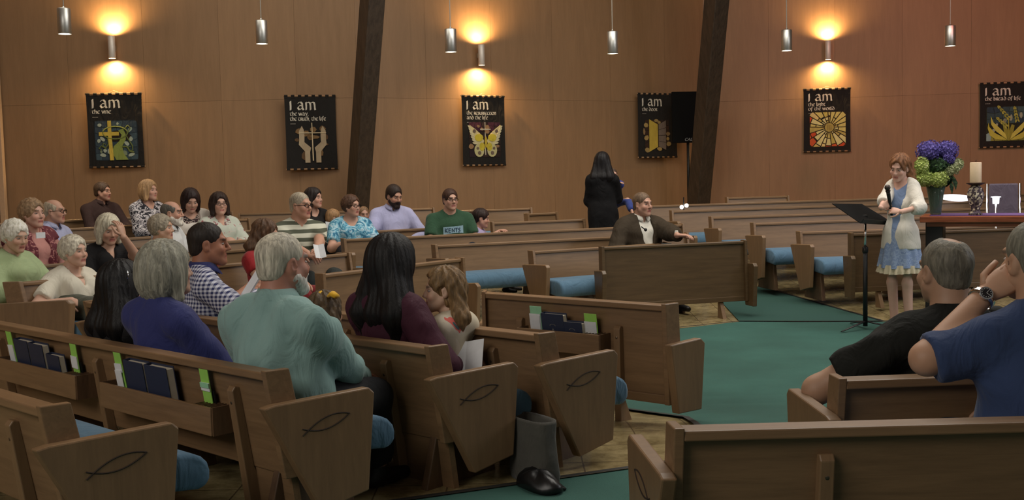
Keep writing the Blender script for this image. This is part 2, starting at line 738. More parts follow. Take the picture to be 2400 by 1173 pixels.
def pew(key, label, p0, p1, ztop, e0=None, e1=None, screen=False, posts=(), posts0=(), racks=(), fish=(), cat='pew', panel=True, legs=None, ends=(1, 1), dark=False, skirt=0):
    """p0->p1 rear edge of the backrest top (world x, y), the seat lies to the left of p0->p1.
    e0, e1: plan directions of the mitred end panels"""
    p0, p1 = np.array(p0[:2], float), np.array(p1[:2], float)
    L = float(np.linalg.norm(p1 - p0))
    d = (p1 - p0) / L
    f = np.array([-d[1], d[0]])
    mid = (p0 + p1) / 2
    zb = fz(*mid)
    h = ztop - zb
    rz = math.atan2(d[1], d[0])
    name = 'pew_screen' if screen else 'pew'
    t = thing(name, label, 'pew screen' if screen else 'pew', (p0[0], p0[1], zb), rz=rz, group=None)
    loc = lambda e: (float(np.dot(e, d)), float(np.dot(e, f)))
    s0 = s1 = 0.0
    if e0 is not None:
        q = loc(unit(e0))
        s0 = q[0] / max(.3, q[1])
    if e1 is not None:
        q = loc(unit(e1))
        s1 = q[0] / max(.3, q[1])
    X = lambda y, end: (y * s0 if end == 0 else L + y * s1)
    if screen:
        lean, zbot = 0.02, .22 * h
    else:
        lean, zbot = 0.10, .34 * h
    yr = lambda z: lean * (1 - z / h)            # rear face of the back at height z
    th = .026

    wd = SCREENW if dark else PEW

    def prof(poly, name, mat, a0=(0, 0.0), a1=(1, 0.0), bev=.004, parent=None, smooth=False):
        m = MB()
        n = len(poly)
        vs = [(X(y, a0[0]) + a0[1], y, z) for y, z in poly] + [(X(y, a1[0]) + a1[1], y, z) for y, z in poly]
        fs = [tuple(range(n)), tuple(range(2 * n - 1, n - 1, -1))] + [(i, (i + 1) % n, n + (i + 1) % n, n + i) for i in range(n)]
        m.add(vs, fs)
        return m.build(name, mat, parent or t, smooth, bev)

    prof([(yr(zbot), zbot), (yr(zbot) + th, zbot), (th, h - .02), (0, h - .02)], 'back_panel', wd, (0, .02), (1, -.02))
    prof([(-.028, h - .034), (-.028, h - .004), (.03, h), (.045, h - .006), (.045, h - .03), (.02, h - .036)], 'cap_rail', wd, (0, .028), (1, -.028), .005)
    if screen:
        prof([(yr(zbot) - .02, zbot), (yr(zbot) - .02, zbot + .05), (yr(zbot) + .03, zbot + .05), (yr(zbot) + .03, zbot)], 'bottom_rail', wd, (0, .02), (1, -.02))
    eb = [(-.034, h + .006), (.062, h + .006), (.062 + lean * (.8 if not screen else 1), zbot + .0), (yr(zbot) - .034, zbot)]
    for end in (0, 1):
        if not ends[end]:
            continue
        sg = 1 if end == 0 else -1
        prof(eb, 'end_board', wd, (end, 0.0), (end, sg * .03), .004)
    # end panels with the carved fish
    if panel:
        if screen:
            ep = [(-.05, .70 * h), (.17, .72 * h), (.20, .68 * h), (.17, .16 * h), (-.0, .16 * h)]
        else:
            ep = [(-.068, .80 * h), (-.03, .812 * h), (.36, .835 * h), (.382, .80 * h), (.345, .19 * h), (.145, .12 * h)]
        for end in (0, 1):
            if not ends[end]:
                continue
            sg = -1 if end == 0 else 1
            po = prof(ep, 'end_panel', wd if dark else PEW_END, (end, 0.0), (end, sg * .045), .006)
            if end in fish and not screen:
                m = MB()
                cy, cz, a, b = .185, .665 * h, .085, .037 * h
                xo = lambda y: X(y, end) + sg * .0455
                for up in (1, -1):
                    pts = []
                    for k in range(13):
                        u = -1.28 + 2.28 * k / 12
                        y = cy + a * u
                        z = cz + up * b * (1 - (u * 1.0) ** 2) * (1 if u > -1 else .9) + .02 * u
                        pts.append((xo(y), y, z))
                    m.tube(pts, [.0028] * 13, 5)
                m.build('fish_carving', GROOVE, po)
    if not screen:
        c = [(.075, .50 * h), (.075, .60 * h), (.12, .615 * h), (.38, .625 * h), (.43, .62 * h), (.47, .607 * h), (.50, .582 * h), (.52, .545 * h), (.527, .50 * h), (.525, .45 * h), (.51, .41 * h), (.485, .395 * h), (.30, .42 * h)]
        prof(c, 'seat_cushion', CUSHION, (0, .03), (1, -.03), .02, smooth=True)
        nleg = max(2, int(round(L / 1.1)) + 1) if legs is None else legs
        for i in range(nleg):
            x = .10 + (L - .20) * i / (nleg - 1)
            m = MB()
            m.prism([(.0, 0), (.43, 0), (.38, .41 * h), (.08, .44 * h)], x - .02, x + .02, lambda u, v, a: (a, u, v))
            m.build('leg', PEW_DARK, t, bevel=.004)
    if skirt:
        m = MB()
        y0, y1 = yr(0) - .004, yr(zbot) + .004
        xa, xb = L - skirt, L - .03
        m.prism([(y0, .0), (y0 + th, .0), (y1 + th, zbot + .01), (y1, zbot + .01)], xa, 1.0, lambda u, v, a: ((xa if a == xa else X(u, 1) - .03), u, v))
        m.build('lower_panel', PEW, t)
    xs = [L - q for q in posts] + list(posts0)
    for x in xs:
        m = MB()
        zt = .86 * h if not screen else .62 * h
        if screen and posts:
            zt = .80 * h
        m.prism([(yr(0) - .05, 0), (yr(0) + .07, 0), (yr(zbot), zbot), (yr(zt), zt), (yr(zt) - .022, zt + .006), (yr(zt) - .036, zt - .012)], x - .021, x + .021, lambda u, v, a: (a, u, v))
        po = m.build('rear_post', PEW_END, t, bevel=.004)
        for z in (zt - .06, zt - .25):
            m = MB()
            m.ball((x, yr(z) - .037, z), (.008, .004, .008), 8, 5)
            m.build('screw', SCREW, po)
    for (xa, xb, za, zc) in racks:
        xa, xb = sorted((L - xa, L - xb))
        za, zc = za * h, zc * h
        y0 = yr(za) - .105
        m = MB()
        m.box(((xa + xb) / 2, y0, (za + zc) / 2), (xb - xa, .014, zc - za))
        rk = m.build('book_rack', PEW, t, bevel=.003)
        m = MB()
        m.box(((xa + xb) / 2, (y0 + yr(za)) / 2, za + .006), (xb - xa, yr(za) - y0, .012))
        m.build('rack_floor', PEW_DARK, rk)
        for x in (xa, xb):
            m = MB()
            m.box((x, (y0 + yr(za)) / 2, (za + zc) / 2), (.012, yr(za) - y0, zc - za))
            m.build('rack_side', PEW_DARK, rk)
        if True:
            m = MB()
            for k in range(6):
                m.box((xb - .03 - .022 * k, (y0 + yr(za)) / 2, zc - .004), (.006, yr(za) - y0, .006))
            m.build('card_slot', PEW_DARK, rk)
    PEWS[key] = dict(t=t, p0=p0, d=d, f=f, L=L, h=h, zb=zb, yr=yr)
    return t


def pw(key, x, y, z=0.0, back=True):
    """world point from pew-local (x from the p1 end, y, z)"""
    P = PEWS[key]
    q = P['p0'] + P['d'] * (P['L'] - x) + P['f'] * y
    return np.array([q[0], q[1], P['zb'] + z])


dL = unit((1.83, -1.68))
eL = (.81, .59)


def from_end(p1, d, L):
    return np.array(p1) - np.array(d) * L


# near-left block, seen from behind
pew('A', 'nearest pew at the lower left corner, fish carved on its end', from_end((-1.50, 3.40), dL, 1.6), (-1.50, 3.40), .77, eL, eL, posts=(.30,), fish=(1,), skirt=.30)
pew('B', 'pew with hymnal racks, under the man in the teal shirt', from_end((-.90, 3.94), dL, 3.3), (-.90, 3.94), .77, eL, eL, posts=(.27, 1.39, 2.47), fish=(1,), skirt=.27,
    racks=((.34, 1.25, .55, .73), (1.49, 2.38, .55, .73)))
pew('C', 'pew whose end bears a fish, under the woman in maroon', from_end((-.33, 4.43), dL, 3.1), (-.33, 4.43), .77, eL, eL, posts=(.32, 1.4, 2.4), fish=(1,), skirt=.32)
pew('D', 'empty-ended pew with grey tote bag standing behind it', from_end((.135, 4.72), dL, 3.0), (.135, 4.72), .77, eL, eL, posts=(.32, 1.4, 2.4), fish=(1,), skirt=.32)
pew('E', 'front pew screen with navy hymnals and green envelopes in its rack', (-.19, 6.53), (.84, 5.67), .77, (.1, 1), eL, screen=True,
    posts=(.33, 1.03), racks=((.40, .99, .57, .74),))
# near-right block
pew('F1', 'nearest pew at the lower right corner with its back to us', (.43, 2.92), (2.25, 2.94), .77, (-.1, .99), None, posts0=(.43,), fish=(0,))
pew('F2', 'second pew from the lower right, behind the man in black', (1.08, 3.56), (2.7, 3.66), .77, (-.06, .99), None, posts0=(.62,))
# far-left block, turned to the right
dK = unit((-.67, -.74))
eK = (.80, -.30)


def krow(key, label, p1, L, ztop=None, e1=None, **kw):
    p1 = np.array(p1)
    p0 = p1 - dK * L
    mid = (p0 + p1) / 2
    pew(key, label, p0, p1, fz(*mid) + .76 if ztop is None else ztop, None, e1, **kw)


pew('K0', 'front pew screen beyond the long black-haired woman, running up to the right', (-.46, 9.34), (-1.48, 8.06), .77, None, None, screen=True)
krow('K1', 'pew of the old woman in the white blouse, plain end panel towards us', (-3.62, 7.62), 3.1, .80, (.95, -.05))
krow('K2', 'pew behind the old woman in white, under the woman in pale green', (-4.40, 8.39), 3.2)
krow('K3', 'third pew of the left block, behind the pink floral vest', (-4.95, 8.95), 3.3)
krow('K4', 'pew behind the white-haired woman in black', (-5.7, 9.6), 4.6)
krow('K5', 'pew with brown back in front of the man in dark shirt at left', (-6.6, 10.8), 4.6)
krow('K6', 'rearmost pew of the left block below the vine banner', (-7.4, 11.7), 5.0)


def facing(key, label, a, b, Za, Zb, eleft=None, eright=None, **kw):
    """pew facing us, given the photo positions of its back top, left end then right end"""
    pl, pr = spot(a[0], a[1], Za), spot(b[0], b[1], Zb)
    pew(key, label, pr, pl, (pl[2] + pr[2]) / 2, eright, eleft, **kw)


eM = (.52, -.86)
facing('M1', 'dark front pew screen in front of the man in the brown suit', (1405, 580), (1745, 563), 10.25, 10.68, (.25, -.97), (.25, -.97), screen=True, posts0=(.27, .95), posts=(), dark=True)
facing('M2', 'pew with blue cushion just left of the dark front screen', (1240, 592), (1560, 566), 10.55, 11.35, eM, (.2, -1))
facing('M3', 'second far pew with blue cushion behind the near front screen', (1013, 575), (1610, 546), 11.05, 12.15, eM, (.2, -1))
facing('M4', 'long pew back in front of the man in the green shirt', (800, 562), (1600, 524), 11.4, 12.9, eM, (.2, -1))
facing('M5', 'short pew back in front of the bearded man in lavender', (876, 541), (1012, 533), 12.35, 12.7, None, None)
facing('M6', 'pew back to the right of the girl with the dark ponytail', (1150, 524), (1368, 511), 13.2, 13.6, None, None)
facing('M7', 'short pew with pale end below the butterfly banner', (1230, 502), (1302, 497), 14.2, 14.5, None, None)
facing('M8', 'pew behind the girl with the ponytail, ending at a pale corner', (1070, 495), (1244, 486), 14.9, 15.3, None, None)
facing('M9', 'short pew end to the right of the bearded man', (948, 491), (1015, 486), 15.4, 15.6, None, None)
facing('M10', 'rear pew against the wall between the two dark-bobbed women and the beam', (560, 498), (832, 496), 15.7, 15.7, None, None)
# right-hand far block
eR = (.22, -.97)
facing('R1', 'dark front pew screen behind the girl at the microphone', (1989, 552), (2440, 527), 10.62, 10.95, (.05, -1), None, screen=True, posts=(.32, 1.3), dark=True)
facing('R2', 'far right pew with blue cushion just left of the music stand', (1868, 549), (2440, 519), 11.4, 11.85, eR, None)
facing('R3', 'far right pew whose end stands beside the dark front screen', (1760, 529), (2440, 494), 12.1, 12.9, eR, None)
facing('R4', 'far right pew third from the chancel, end beside the suited man', (1662, 516), (2440, 476), 13.0, 14.0, eR, None)
facing('R5', 'far right pew fourth from the chancel', (1570, 502), (2440, 458), 13.8, 15.2, eR, None)
facing('R6', 'long rear pew below the right-hand beam', (1500, 492), (2440, 444), 14.8, 16.4, eR, None)
facing('R7', 'short pew end against the wall below the sunburst banner', (1700, 465), (1846, 457), 16.6, 16.8, None, None)

# ------------------------------------------------------------------ books, envelopes, papers
NAVY = plain('navy_book_cloth', (36, 44, 68), .55)
PAGES = plain('page_edges', (196, 188, 170), .8)
GOLD = plain('faded_gold_stamp', (120, 118, 112), .5)
WHITE = plain('white_paper', (222, 224, 226), .7)
GREENP = plain('lime_green_paper', (150, 205, 90), .7)
MINT = plain('mint_green_paper', (150, 205, 165), .7)


def put(o, key, x, y, z, tilt=0.0, dy=0.0):
    P = PEWS[key]
    w = pw(key, x, y, z)
    o.location = w
    o.rotation_euler = (tilt, dy, math.atan2(P['d'][1], P['d'][0]))
    return o


def book(key, x, w, hgt, th, label, z, stamp=False, group='hymn books in the pew racks', dy=0.0, dep=0.0):
    """book standing in a rack, its cover towards the aisle behind (local -y)"""
    t = thing('hymn_book', label, 'book', group=group)
    m = MB()
    m.box((0, -th / 2, hgt / 2), (w, .004, hgt))
    m.box((0, th / 2, hgt / 2), (w, .004, hgt))
    m.box((-w / 2, 0, hgt / 2), (.004, th, hgt))
    m.build('cover', NAVY, t, bevel=.0015)
    m = MB()
    m.box((.004, 0, hgt / 2 - .003), (w - .012, th - .005, hgt - .012))
    m.build('page_block', PAGES, t)
    if stamp:
        m = MB()
        m.prism([(0, .035), (.009, .02), (.004, .02), (.006, -.02), (.011, -.034), (-.011, -.034), (-.006, -.02), (-.004, .02), (-.009, .02)], -th / 2 - .003, -th / 2 - .0022, lambda u, v, a: (u, a, v + hgt * .42))
        for k in range(10):
            a0 = math.pi * (k / 9.0)
            m.box((.019 * math.cos(a0), -th / 2 - .0026, hgt * .42 + .05 + .008 * math.sin(a0)), (.004, .001, .003))
        m.build('stamped_emblem', GOLD, t)
    put(t, key, x, PEWS[key]['yr'](z) - .034 - th / 2 + dep * .3, z, .14, dy)
    return t


def cards(key, x, z, label, lay, tilt=.14, dy=0.0):
    """stack of envelopes in its holder: (width, height, x, z, material) from back to front"""
    t = thing('offering_envelopes', label, 'envelopes', group='green and white envelopes in the pew racks')
    m = MB()
    m.box((0, .006, .075), (.082, .006, .15))
    m.build('card_holder', BLACK, t)
    for i, (w, h, dx, dz, mt) in enumerate(lay):
        m = MB()
        m.box((dx, -.003 - .004 * i, dz + h / 2), (w, .003, h))
        m.build('envelope', mt, t)
    put(t, key, x, PEWS[key]['yr'](z) - .03, z, .14, dy)


hB = PEWS['B']['h']
hE = PEWS['E']['h']
zB = .57 * hB
zE = .59 * hE
book('B', .77, .18, .225, .035, 'navy hymn book in the middle rack, right of its pair', zB)
book('B', .963, .165, .225, .034, 'navy hymn book in the middle rack, left of its pair', zB, dep=.004)
book('B', 1.765, .135, .175, .030, 'small navy hymn book beside the green envelope in the left rack', zB)
book('B', 1.93, .155, .215, .034, 'navy hymn book in the middle of the left rack', zB)
book('B', 2.10, .155, .22, .034, 'navy hymn book farthest left in the left rack', zB, dep=.003)
cards('B', .45, zB, 'lime and white envelopes at the right end of the middle rack', [(.062, .26, 0, 0, GREENP), (.062, .035, 0, .15, WHITE), (.062, .02, .002, .165, MINT)], 0, .0)
cards('B', 1.15, zB, 'lime and white envelopes at the left end of the middle rack', [(.062, .255, 0, 0, GREENP), (.062, .04, -.004, .15, WHITE), (.055, .13, -.006, .03, WHITE)], 0, -.05)
cards('B', 1.60, zB, 'lime and white envelopes at the right end of the left rack', [(.062, .25, 0, 0, GREENP), (.062, .06, -.003, .12, WHITE)], 0, .05)
cards('B', 2.30, zB, 'lime envelopes beside the hymn books at the far left', [(.062, .25, 0, 0, GREENP), (.06, .12, -.004, .05, WHITE)], 0, -.06)
book('E', .735, .16, .205, .036, 'large navy hymn book with stamped emblem in the front rack', zE, True)
book('E', .60, .14, .165, .034, 'small navy hymn book with stamped emblem in the front rack', zE, True)
cards('E', .88, zE, 'mint and white envelopes left of the large hymn book', [(.085, .235, 0, 0, MINT), (.08, .17, -.008, .02, WHITE), (.066, .15, -.004, .03, WHITE)])
cards('E', .49, zE, 'lime and white envelopes right of the small hymn book', [(.085, .215, 0, 0, GREENP), (.082, .12, -.003, .05, WHITE), (.075, .08, -.006, .02, GREENP)])

# grey tote and black bag on the floor beyond pew C
p = spot(1252, 1075, 4.62)
zf = fz(p[0], p[1])
t = thing('tote_bag', 'grey open-topped tote bag standing on the floor behind the empty pew', 'bag', (p[0], p[1], zf), az=55)
GREY = cloth('grey_felt', (76, 74, 68), .9, 120, .25)
m = MB()
rings = []
for z, a, b in ((0, .13, .065), (.04, .14, .07), (.12, .138, .062), (.2, .13, .056), (.265, .13, .058), (.28, .128, .056), (.262, .118, .046), (.12, .11, .04)):
    rings.append([(a * math.copysign(abs(math.cos(q)) ** .7, math.cos(q)) + .006 * math.sin(3 * q + z * 20), b * math.copysign(abs(math.sin(q)) ** .7, math.sin(q)), z) for q in [2 * math.pi * k / 24 for k in range(24)]])
m.loft(rings)
m.build('bag_body', GREY, t, True)
p = spot(1262, 1118, 4.47)
t = thing('handbag', 'black slumped handbag lying on the tan floor in front of the tote', 'bag', (p[0], p[1], fz(p[0], p[1])), az=60)
m = MB()
rings = []
for z, a in ((0, .10), (.018, .125), (.04, .12), (.062, .095), (.078, .055), (.082, .01)):
    rings.append([(a * 1.15 * math.cos(q) * (1 + .06 * math.sin(3 * q)), a * .62 * math.sin(q) * (1 + .08 * math.cos(2 * q)), z + .008 * math.sin(4 * q + z * 30) * (z > .01)) for q in [2 * math.pi * k / 28 for k in range(28)]])
m.loft(rings)
m.build('bag_body', plain('black_leather', (17, 17, 18), .38), t, True)
m = MB()
m.tube([(-.11, 0, .04), (-.14, .03, .02), (-.10, .09, .01), (.0, .10, .01), (.10, .07, .015), (.12, .01, .04)], .006, 6)
m.build('shoulder_strap', BLACK, t, True)

MATTE = plain('matte_black', (12, 12, 12), .8)
MATTE.node_tree.nodes['Principled BSDF'].inputs['Specular IOR Level'].default_value = .15
# ------------------------------------------------------------------ music stand
sb = spot(2028, 766, 9.62)
zf = fz(sb[0], sb[1]) + .008
t = thing('music_stand', 'black music stand in front of the girl at the microphone', 'music stand', (sb[0], sb[1], zf))
top = spot(2028, 522, 9.62)[2] - zf
mid = spot(2028, 580, 9.62)[2] - zf
m = MB()
m.tube([(0, 0, .03), (0, 0, mid)], .021, 12)
m.build('lower_tube', BLACK, t, True)
m = MB()
m.tube([(0, 0, mid - .02), (0, 0, top)], .011, 10)
m.build('upper_tube', CHROME, t, True)
m = MB()
m.lathe([(.024, mid - .05), (.027, mid - .04), (.027, mid), (.014, mid + .01)], n=12)
m.build('height_collar', BLACK, t, True)
for k, a in enumerate((-2.55, -.45, 1.65)):
    m = MB()
    m.tube([(0, 0, .075), (.10 * math.cos(a), .10 * math.sin(a), .055), (.33 * math.cos(a), .33 * math.sin(a), .012)], [.016, .015, .010], 8, flat=.5)
    m.build('leg', BLACK, t, True)
# tray: corners as seen, leaning towards the reader on the right
tl, tr = spot(1950, 477, 9.45), spot(2020, 478, 9.95)
brc, blc = spot(2103, 528, 9.85), spot(2017, 523, 9.35)
o0 = np.array([sb[0], sb[1], zf])
m = MB()
cs = [tl - o0, tr - o0, brc - o0, blc - o0]
nrm = np.cross(cs[1] - cs[0], cs[3] - cs[0])
nrm /= np.linalg.norm(nrm)
m.loft([[c for c in cs], [c + nrm * .006 for c in cs]])
m.build('tray', MATTE, t, bevel=.002)
m = MB()
lip = nrm * (.045 if nrm[2] > 0 else -.045)
m.loft([[cs[2], cs[3], cs[3] + lip, cs[2] + lip], [cs[2] + (cs[2] - cs[1]) * .02, cs[3] + (cs[3] - cs[0]) * .02, cs[3] + lip + (cs[3] - cs[0]) * .02, cs[2] + lip + (cs[2] - cs[1]) * .02]])
m.build('tray_lip', BLACK, t)
m = MB()
c = sum(cs) / 4
m.box((c[0] * .5, c[1] * .5, (top + c[2]) / 2), (.05, .05, .06))
m.build('tilt_head', BLACK, t, bevel=.006)

# ------------------------------------------------------------------ altar table and what stands on it
ta = spot(2164, 508, 9.90)
tb = spot(2530, 512, 9.35)
zt = ta[2]
u = unit((tb - ta)[:2])
n2 = np.array([-u[1], u[0]])
L = float(np.linalg.norm((tb - ta)[:2]))
zf = fz(*ta[:2])
t = thing('altar_table', 'long wooden communion table behind the girl, with purple runner on top', 'table', (ta[0], ta[1], zf), rz=math.atan2(u[1], u[0]))
H = zt - zf
TABLE = wood('table_wood', (118, 62, 36), (168, 94, 58), (1.2, 14, 14), .3)
m = MB()
m.box((L / 2, .28, H - .028), (L + .06, .60, .056))
m.build('table_top', TABLE, t, bevel=.006)
m = MB()
m.box((L / 2, .05, H - .075), (L - .05, .025, .045))
m.build('apron', TABLE, t, bevel=.003)
for x in (.09, L - .25):
    m = MB()
    m.box((x, .28, (H - .06) / 2), (.15, .44, H - .06))
    m.build('leg', plain('dark_walnut', (26, 20, 17), .5), t, bevel=.006)
runner = MB()
runner.box((0, 0, .004), (L - .1, .46, .006))
rr = runner.build('table_runner', cloth('purple_runner', (104, 72, 128), .85, 200), loc=(ta[0] + u[0] * L / 2 + n2[0] * .30, ta[1] + u[1] * L / 2 + n2[1] * .30, zf + H))
rr.rotation_euler = (0, 0, math.atan2(u[1], u[0]))
tag(rr, 'purple cloth runner lying along the communion table', 'table runner')


def on_table(px, back=.3):
    """point on the table top straight below photo column px"""
    for s in np.arange(0, L, .01):
        q = ta[:2] + u * s + n2 * back
        k = (ray(px, 480))
        if q[0] / q[1] >= k[0] / k[1]:
            return np.array([q[0], q[1], zf + H + .007])


# flower vase
v = on_table(2192, .26)
t = thing('flower_vase', 'glass vase of purple hydrangeas and lime blossoms on the communion table', 'vase', v)
g = NT('green_glass')
g.set(Roughness=.08, **{'Transmission Weight': .75, 'IOR': 1.4})
g.col(lin(150, 178, 160))
m = MB()
m.lathe([(.048, 0), (.05, .01), (.056, .08), (.07, .18), (.088, .27), (.084, .268), (.066, .18), (.052, .08), (.046, .02), (.002, .018)], n=24)
m.build('vase_glass', g.m, t, True)
STEM = plain('green_stem', (50, 82, 44), .6)
m = MB()
random.seed(4)
for k in range(14):
    a = random.random() * 6.28
    m.tube([(.02 * math.cos(a), .02 * math.sin(a), .03), (.05 * math.cos(a + .4), .05 * math.sin(a + .4), .20), (.11 * math.cos(a + .5), .08 * math.sin(a + .5), .36)], .006, 5)
m.build('stems', STEM, t, True)


def floret_ball(name, c, r, mat, n=70, seed=0, fl=.019):
    rnd = random.Random(seed)
    m = MB()
    n = int(n * 1.9)
    for k in range(n):
        z = 1 - 2 * (k + .5) / n
        a = k * 2.399963
        q = math.sqrt(max(0, 1 - z * z))
        d = Vector((q * math.cos(a), q * math.sin(a), z))
        p = Vector(c) + Vector((d.x * r[0], d.y * r[1], d.z * r[2])) * rnd.uniform(.82, 1.12)
        tx = d.orthogonal().normalized()
        ty = d.cross(tx)
        w = rnd.uniform(0, 1.5)
        tx, ty = tx * math.cos(w) + ty * math.sin(w), ty * math.cos(w) - tx * math.sin(w)
        for s in range(4):
            e = [tx, ty, -tx, -ty][s]
            g2 = [ty, -tx, -ty, tx][s]
            m.add([p - d * .006, p + e * fl * .6 + g2 * fl * .45 + d * .002, p + e * fl + d * .006, p + e * fl * .6 - g2 * fl * .45 + d * .002], [(0, 1, 2, 3)])
    m.ball(c, (r[0] * .86, r[1] * .86, r[2] * .86), 10, 7)
    return m.build(name, mat, t)


PURP = blotch_mat('purple_petals', [(0, (70, 58, 128)), (.45, (96, 84, 156)), (.62, (128, 118, 182))], 40, .5)
LIME = blotch_mat('lime_petals', [(0, (150, 168, 84)), (.45, (180, 196, 108)), (.62, (206, 214, 150))], 40, .5)
CREAM = blotch_mat('cream_petals', [(0, (150, 160, 110)), (.5, (190, 196, 150)), (.65, (216, 216, 184))], 40, .5)
LEAFM = blotch_mat('dark_leaf', [(0, (30, 52, 30)), (.5, (52, 82, 44)), (.65, (84, 112, 62))], 40, .5)
for i, (c, r) in enumerate((((-.075, -.03, .60), (.115, .10, .095)), ((.09, -.02, .60), (.105, .10, .09)), ((.085, -.08, .52), (.055, .05, .05)))):
    floret_ball('hydrangea', c, r, PURP, 80, i)
for i, (c, r) in enumerate((((-.145, -.05, .46), (.065, .07, .085)), ((-.125, -.06, .345), (.085, .07, .07)), ((-.01, -.10, .34), (.085, .06, .075)))):
    floret_ball('lime_blossom', c, r, LIME, 70, 10 + i)
for i, (c, r) in enumerate((((.14, -.03, .45), (.085, .08, .075)), ((.075, -.08, .42), (.06, .05, .06)), ((.20, -.01, .47), (.05, .05, .05)))):
    floret_ball('cream_blossom', c, r, CREAM, 60, 20 + i)
for i, (c, r) in enumerate((((.0, -.06, .46), (.10, .07, .075)), ((.06, .0, .36), (.09, .08, .09)))):
    floret_ball('foliage', c, r, LEAFM, 80, 30 + i, .04)
m = MB()
for x, z, l in ((.165, .34, .11), (.13, .31, .12), (.15, .36, .09)):
    m.loft([[(x - .004, -.04, z), (x + .004, -.04, z), (x, -.036, z)], [(x - .022, -.05, z - l * .4), (x + .022, -.05, z - l * .4), (x, -.03, z - l * .4)], [(x + .004, -.045, z - l), (x + .008, -.045, z - l), (x + .006, -.043, z - l)]])
m.build('leaf', LEAFM, t)

# candle on its patterned holder
v = on_table(2285, .14)
t = thing('candle_holder', 'mosaic patterned pedestal candle holder on the communion table', 'candle holder', v)
MOS = blotch_mat('mosaic_glaze', [(0, (52, 40, 46)), (.38, (150, 138, 120)), (.55, (206, 194, 168)), (.72, (88, 76, 84))], 60, .3, voronoi=True)
m = MB()
m.lathe([(.058, 0), (.06, .012), (.042, .028), (.036, .05), (.055, .10), (.072, .16), (.074, .20), (.058, .245), (.034, .27)], n=24)
m.build('holder_body', MOS, t, True)
m = MB()
m.lathe([(.034, .268), (.05, .275), (.082, .29), (.084, .296), (.05, .298), (.004, .296)], n=24)
m.build('drip_plate', plain('dark_bronze', (66, 54, 38), .4, .6), t, True)
c = thing('pillar_candle', 'ivory pillar candle on the mosaic holder', 'candle', v + np.array([0, 0, .297]))
m = MB()
m.lathe([(.004, .0), (.05, .0), (.051, .004), (.051, .182), (.047, .188), (.02, .184), (.004, .182)], n=24)
m.build('wax', plain('ivory_wax', (226, 200, 164), .5), c, True)
m = MB()
m.tube([(0, 0, .18), (.002, 0, .2), (.004, 0, .21)], .0025, 5)
m.build('wick', BLACK, c)

# glowing oval for a bright patch of light, glass cup and chrome chair behind the table
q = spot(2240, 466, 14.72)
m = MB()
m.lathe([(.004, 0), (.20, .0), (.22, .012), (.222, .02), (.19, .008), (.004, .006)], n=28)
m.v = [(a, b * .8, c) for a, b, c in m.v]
o = m.build('bright_light_patch', emit('light_patch_glow', (246, 244, 255), 1.6), smooth=True, loc=(q[0], q[1], q[2]))  # emission stands in for light caught on the pew top, not a lamp
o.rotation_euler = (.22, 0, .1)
tag(o, 'bright white oval patch of light between vase and candle, made as a glowing dish', 'lamp')
c0 = spot(2363, 512, 11.9)
t = thing('chrome_chair', 'grey padded chair with chrome posts behind the communion table', 'chair', (c0[0], c0[1], fz(c0[0], c0[1])), az=190)
zt2 = spot(2363, 431, 11.9)[2] - fz(c0[0], c0[1])
GP = cloth('grey_vinyl', (92, 82, 92), .5, 200)
m = MB()
m.box((0, -.2, zt2 - .20), (.31, .04, .40))
m.build('backrest', GP, t, bevel=.015)
m = MB()
m.box((0, .03, zt2 - .52), (.42, .42, .07))
m.build('seat', GP, t, bevel=.02)
for s in (-1, 1):
    m = MB()
    m.tube([(s * .175, -.2, zt2), (s * .175, -.2, 0)], .014, 8)
    m.build('leg', CHROME, t, True)
    m = MB()
    m.tube([(s * .19, .2, zt2 - .5), (s * .19, .2, 0)], .014, 8)
    m.build('leg', CHROME, t, True)
q = spot(2334, 478, 11.55)
t = thing('votive_lamp', 'small glowing white votive lamp beside the chrome chair post', 'lamp', q)
m = MB()
m.lathe([(.03, 0), (.032, .005), (.034, .07), (.03, .075), (.004, .075)], n=16)
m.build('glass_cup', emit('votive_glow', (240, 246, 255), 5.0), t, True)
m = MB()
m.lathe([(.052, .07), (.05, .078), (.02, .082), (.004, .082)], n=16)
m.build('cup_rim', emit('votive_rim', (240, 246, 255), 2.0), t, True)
m = MB()
m.tube([(0, 0, 0), (0, 0, fz(q[0], q[1]) - q[2])], .012, 8)
m.build('stand_pole', CHROME, t, True)

# twin floor lamp glinting at the foot of the right-hand beam
q = spot(1603, 484, 14.2)
t = thing('twin_lamp', 'small twin floor lamp shining at the foot of the right-hand beam', 'lamp', (q[0], q[1], fz(q[0], q[1])))
for dx in (-.03, .035):
    m = MB()
    m.ball((dx, 0, q[2] - fz(q[0], q[1]) + dx * .3), .026, 10, 7)
    m.build('bulb', emit('small_bulb', (255, 244, 228), 9.0), t, True)
m = MB()
m.tube([(0, .02, 0), (0, .02, q[2] - fz(q[0], q[1]) + .12)], .008, 6)
m.lathe([(.09, 0), (.09, .015), (.01, .02)], (0, .02, 0), 14)
m.build('lamp_stand', BLACK, t)

# projection screen on its stand, half behind the beam
a, b = spot(1573, 216, 19.62), spot(1655, 334, 19.62)
sx, sz = .69, a[2] - b[2]
cx = a[0] + sx / 2
t = thing('projection_screen', 'dark screen on a pole stand beside the right-hand beam', 'screen', (cx, 19.62, fz(cx, 19.62)), rz=.12)
zb = b[2] - fz(cx, 19.62)
m = MB()
m.box((0, 0, zb + sz / 2), (sx, .05, sz))
m.build('screen_case', MATTE, t, bevel=.006)
m = MB()
m.tube([(-.03, .06, zb + .2), (-.03, .06, .03)], .03, 8)
m.build('stand_pole', BLACK, t, True)
m = MB()
m.box((-.03, .06, .02), (.5, .4, .04))
m.build('stand_base', BLACK, t, bevel=.01)


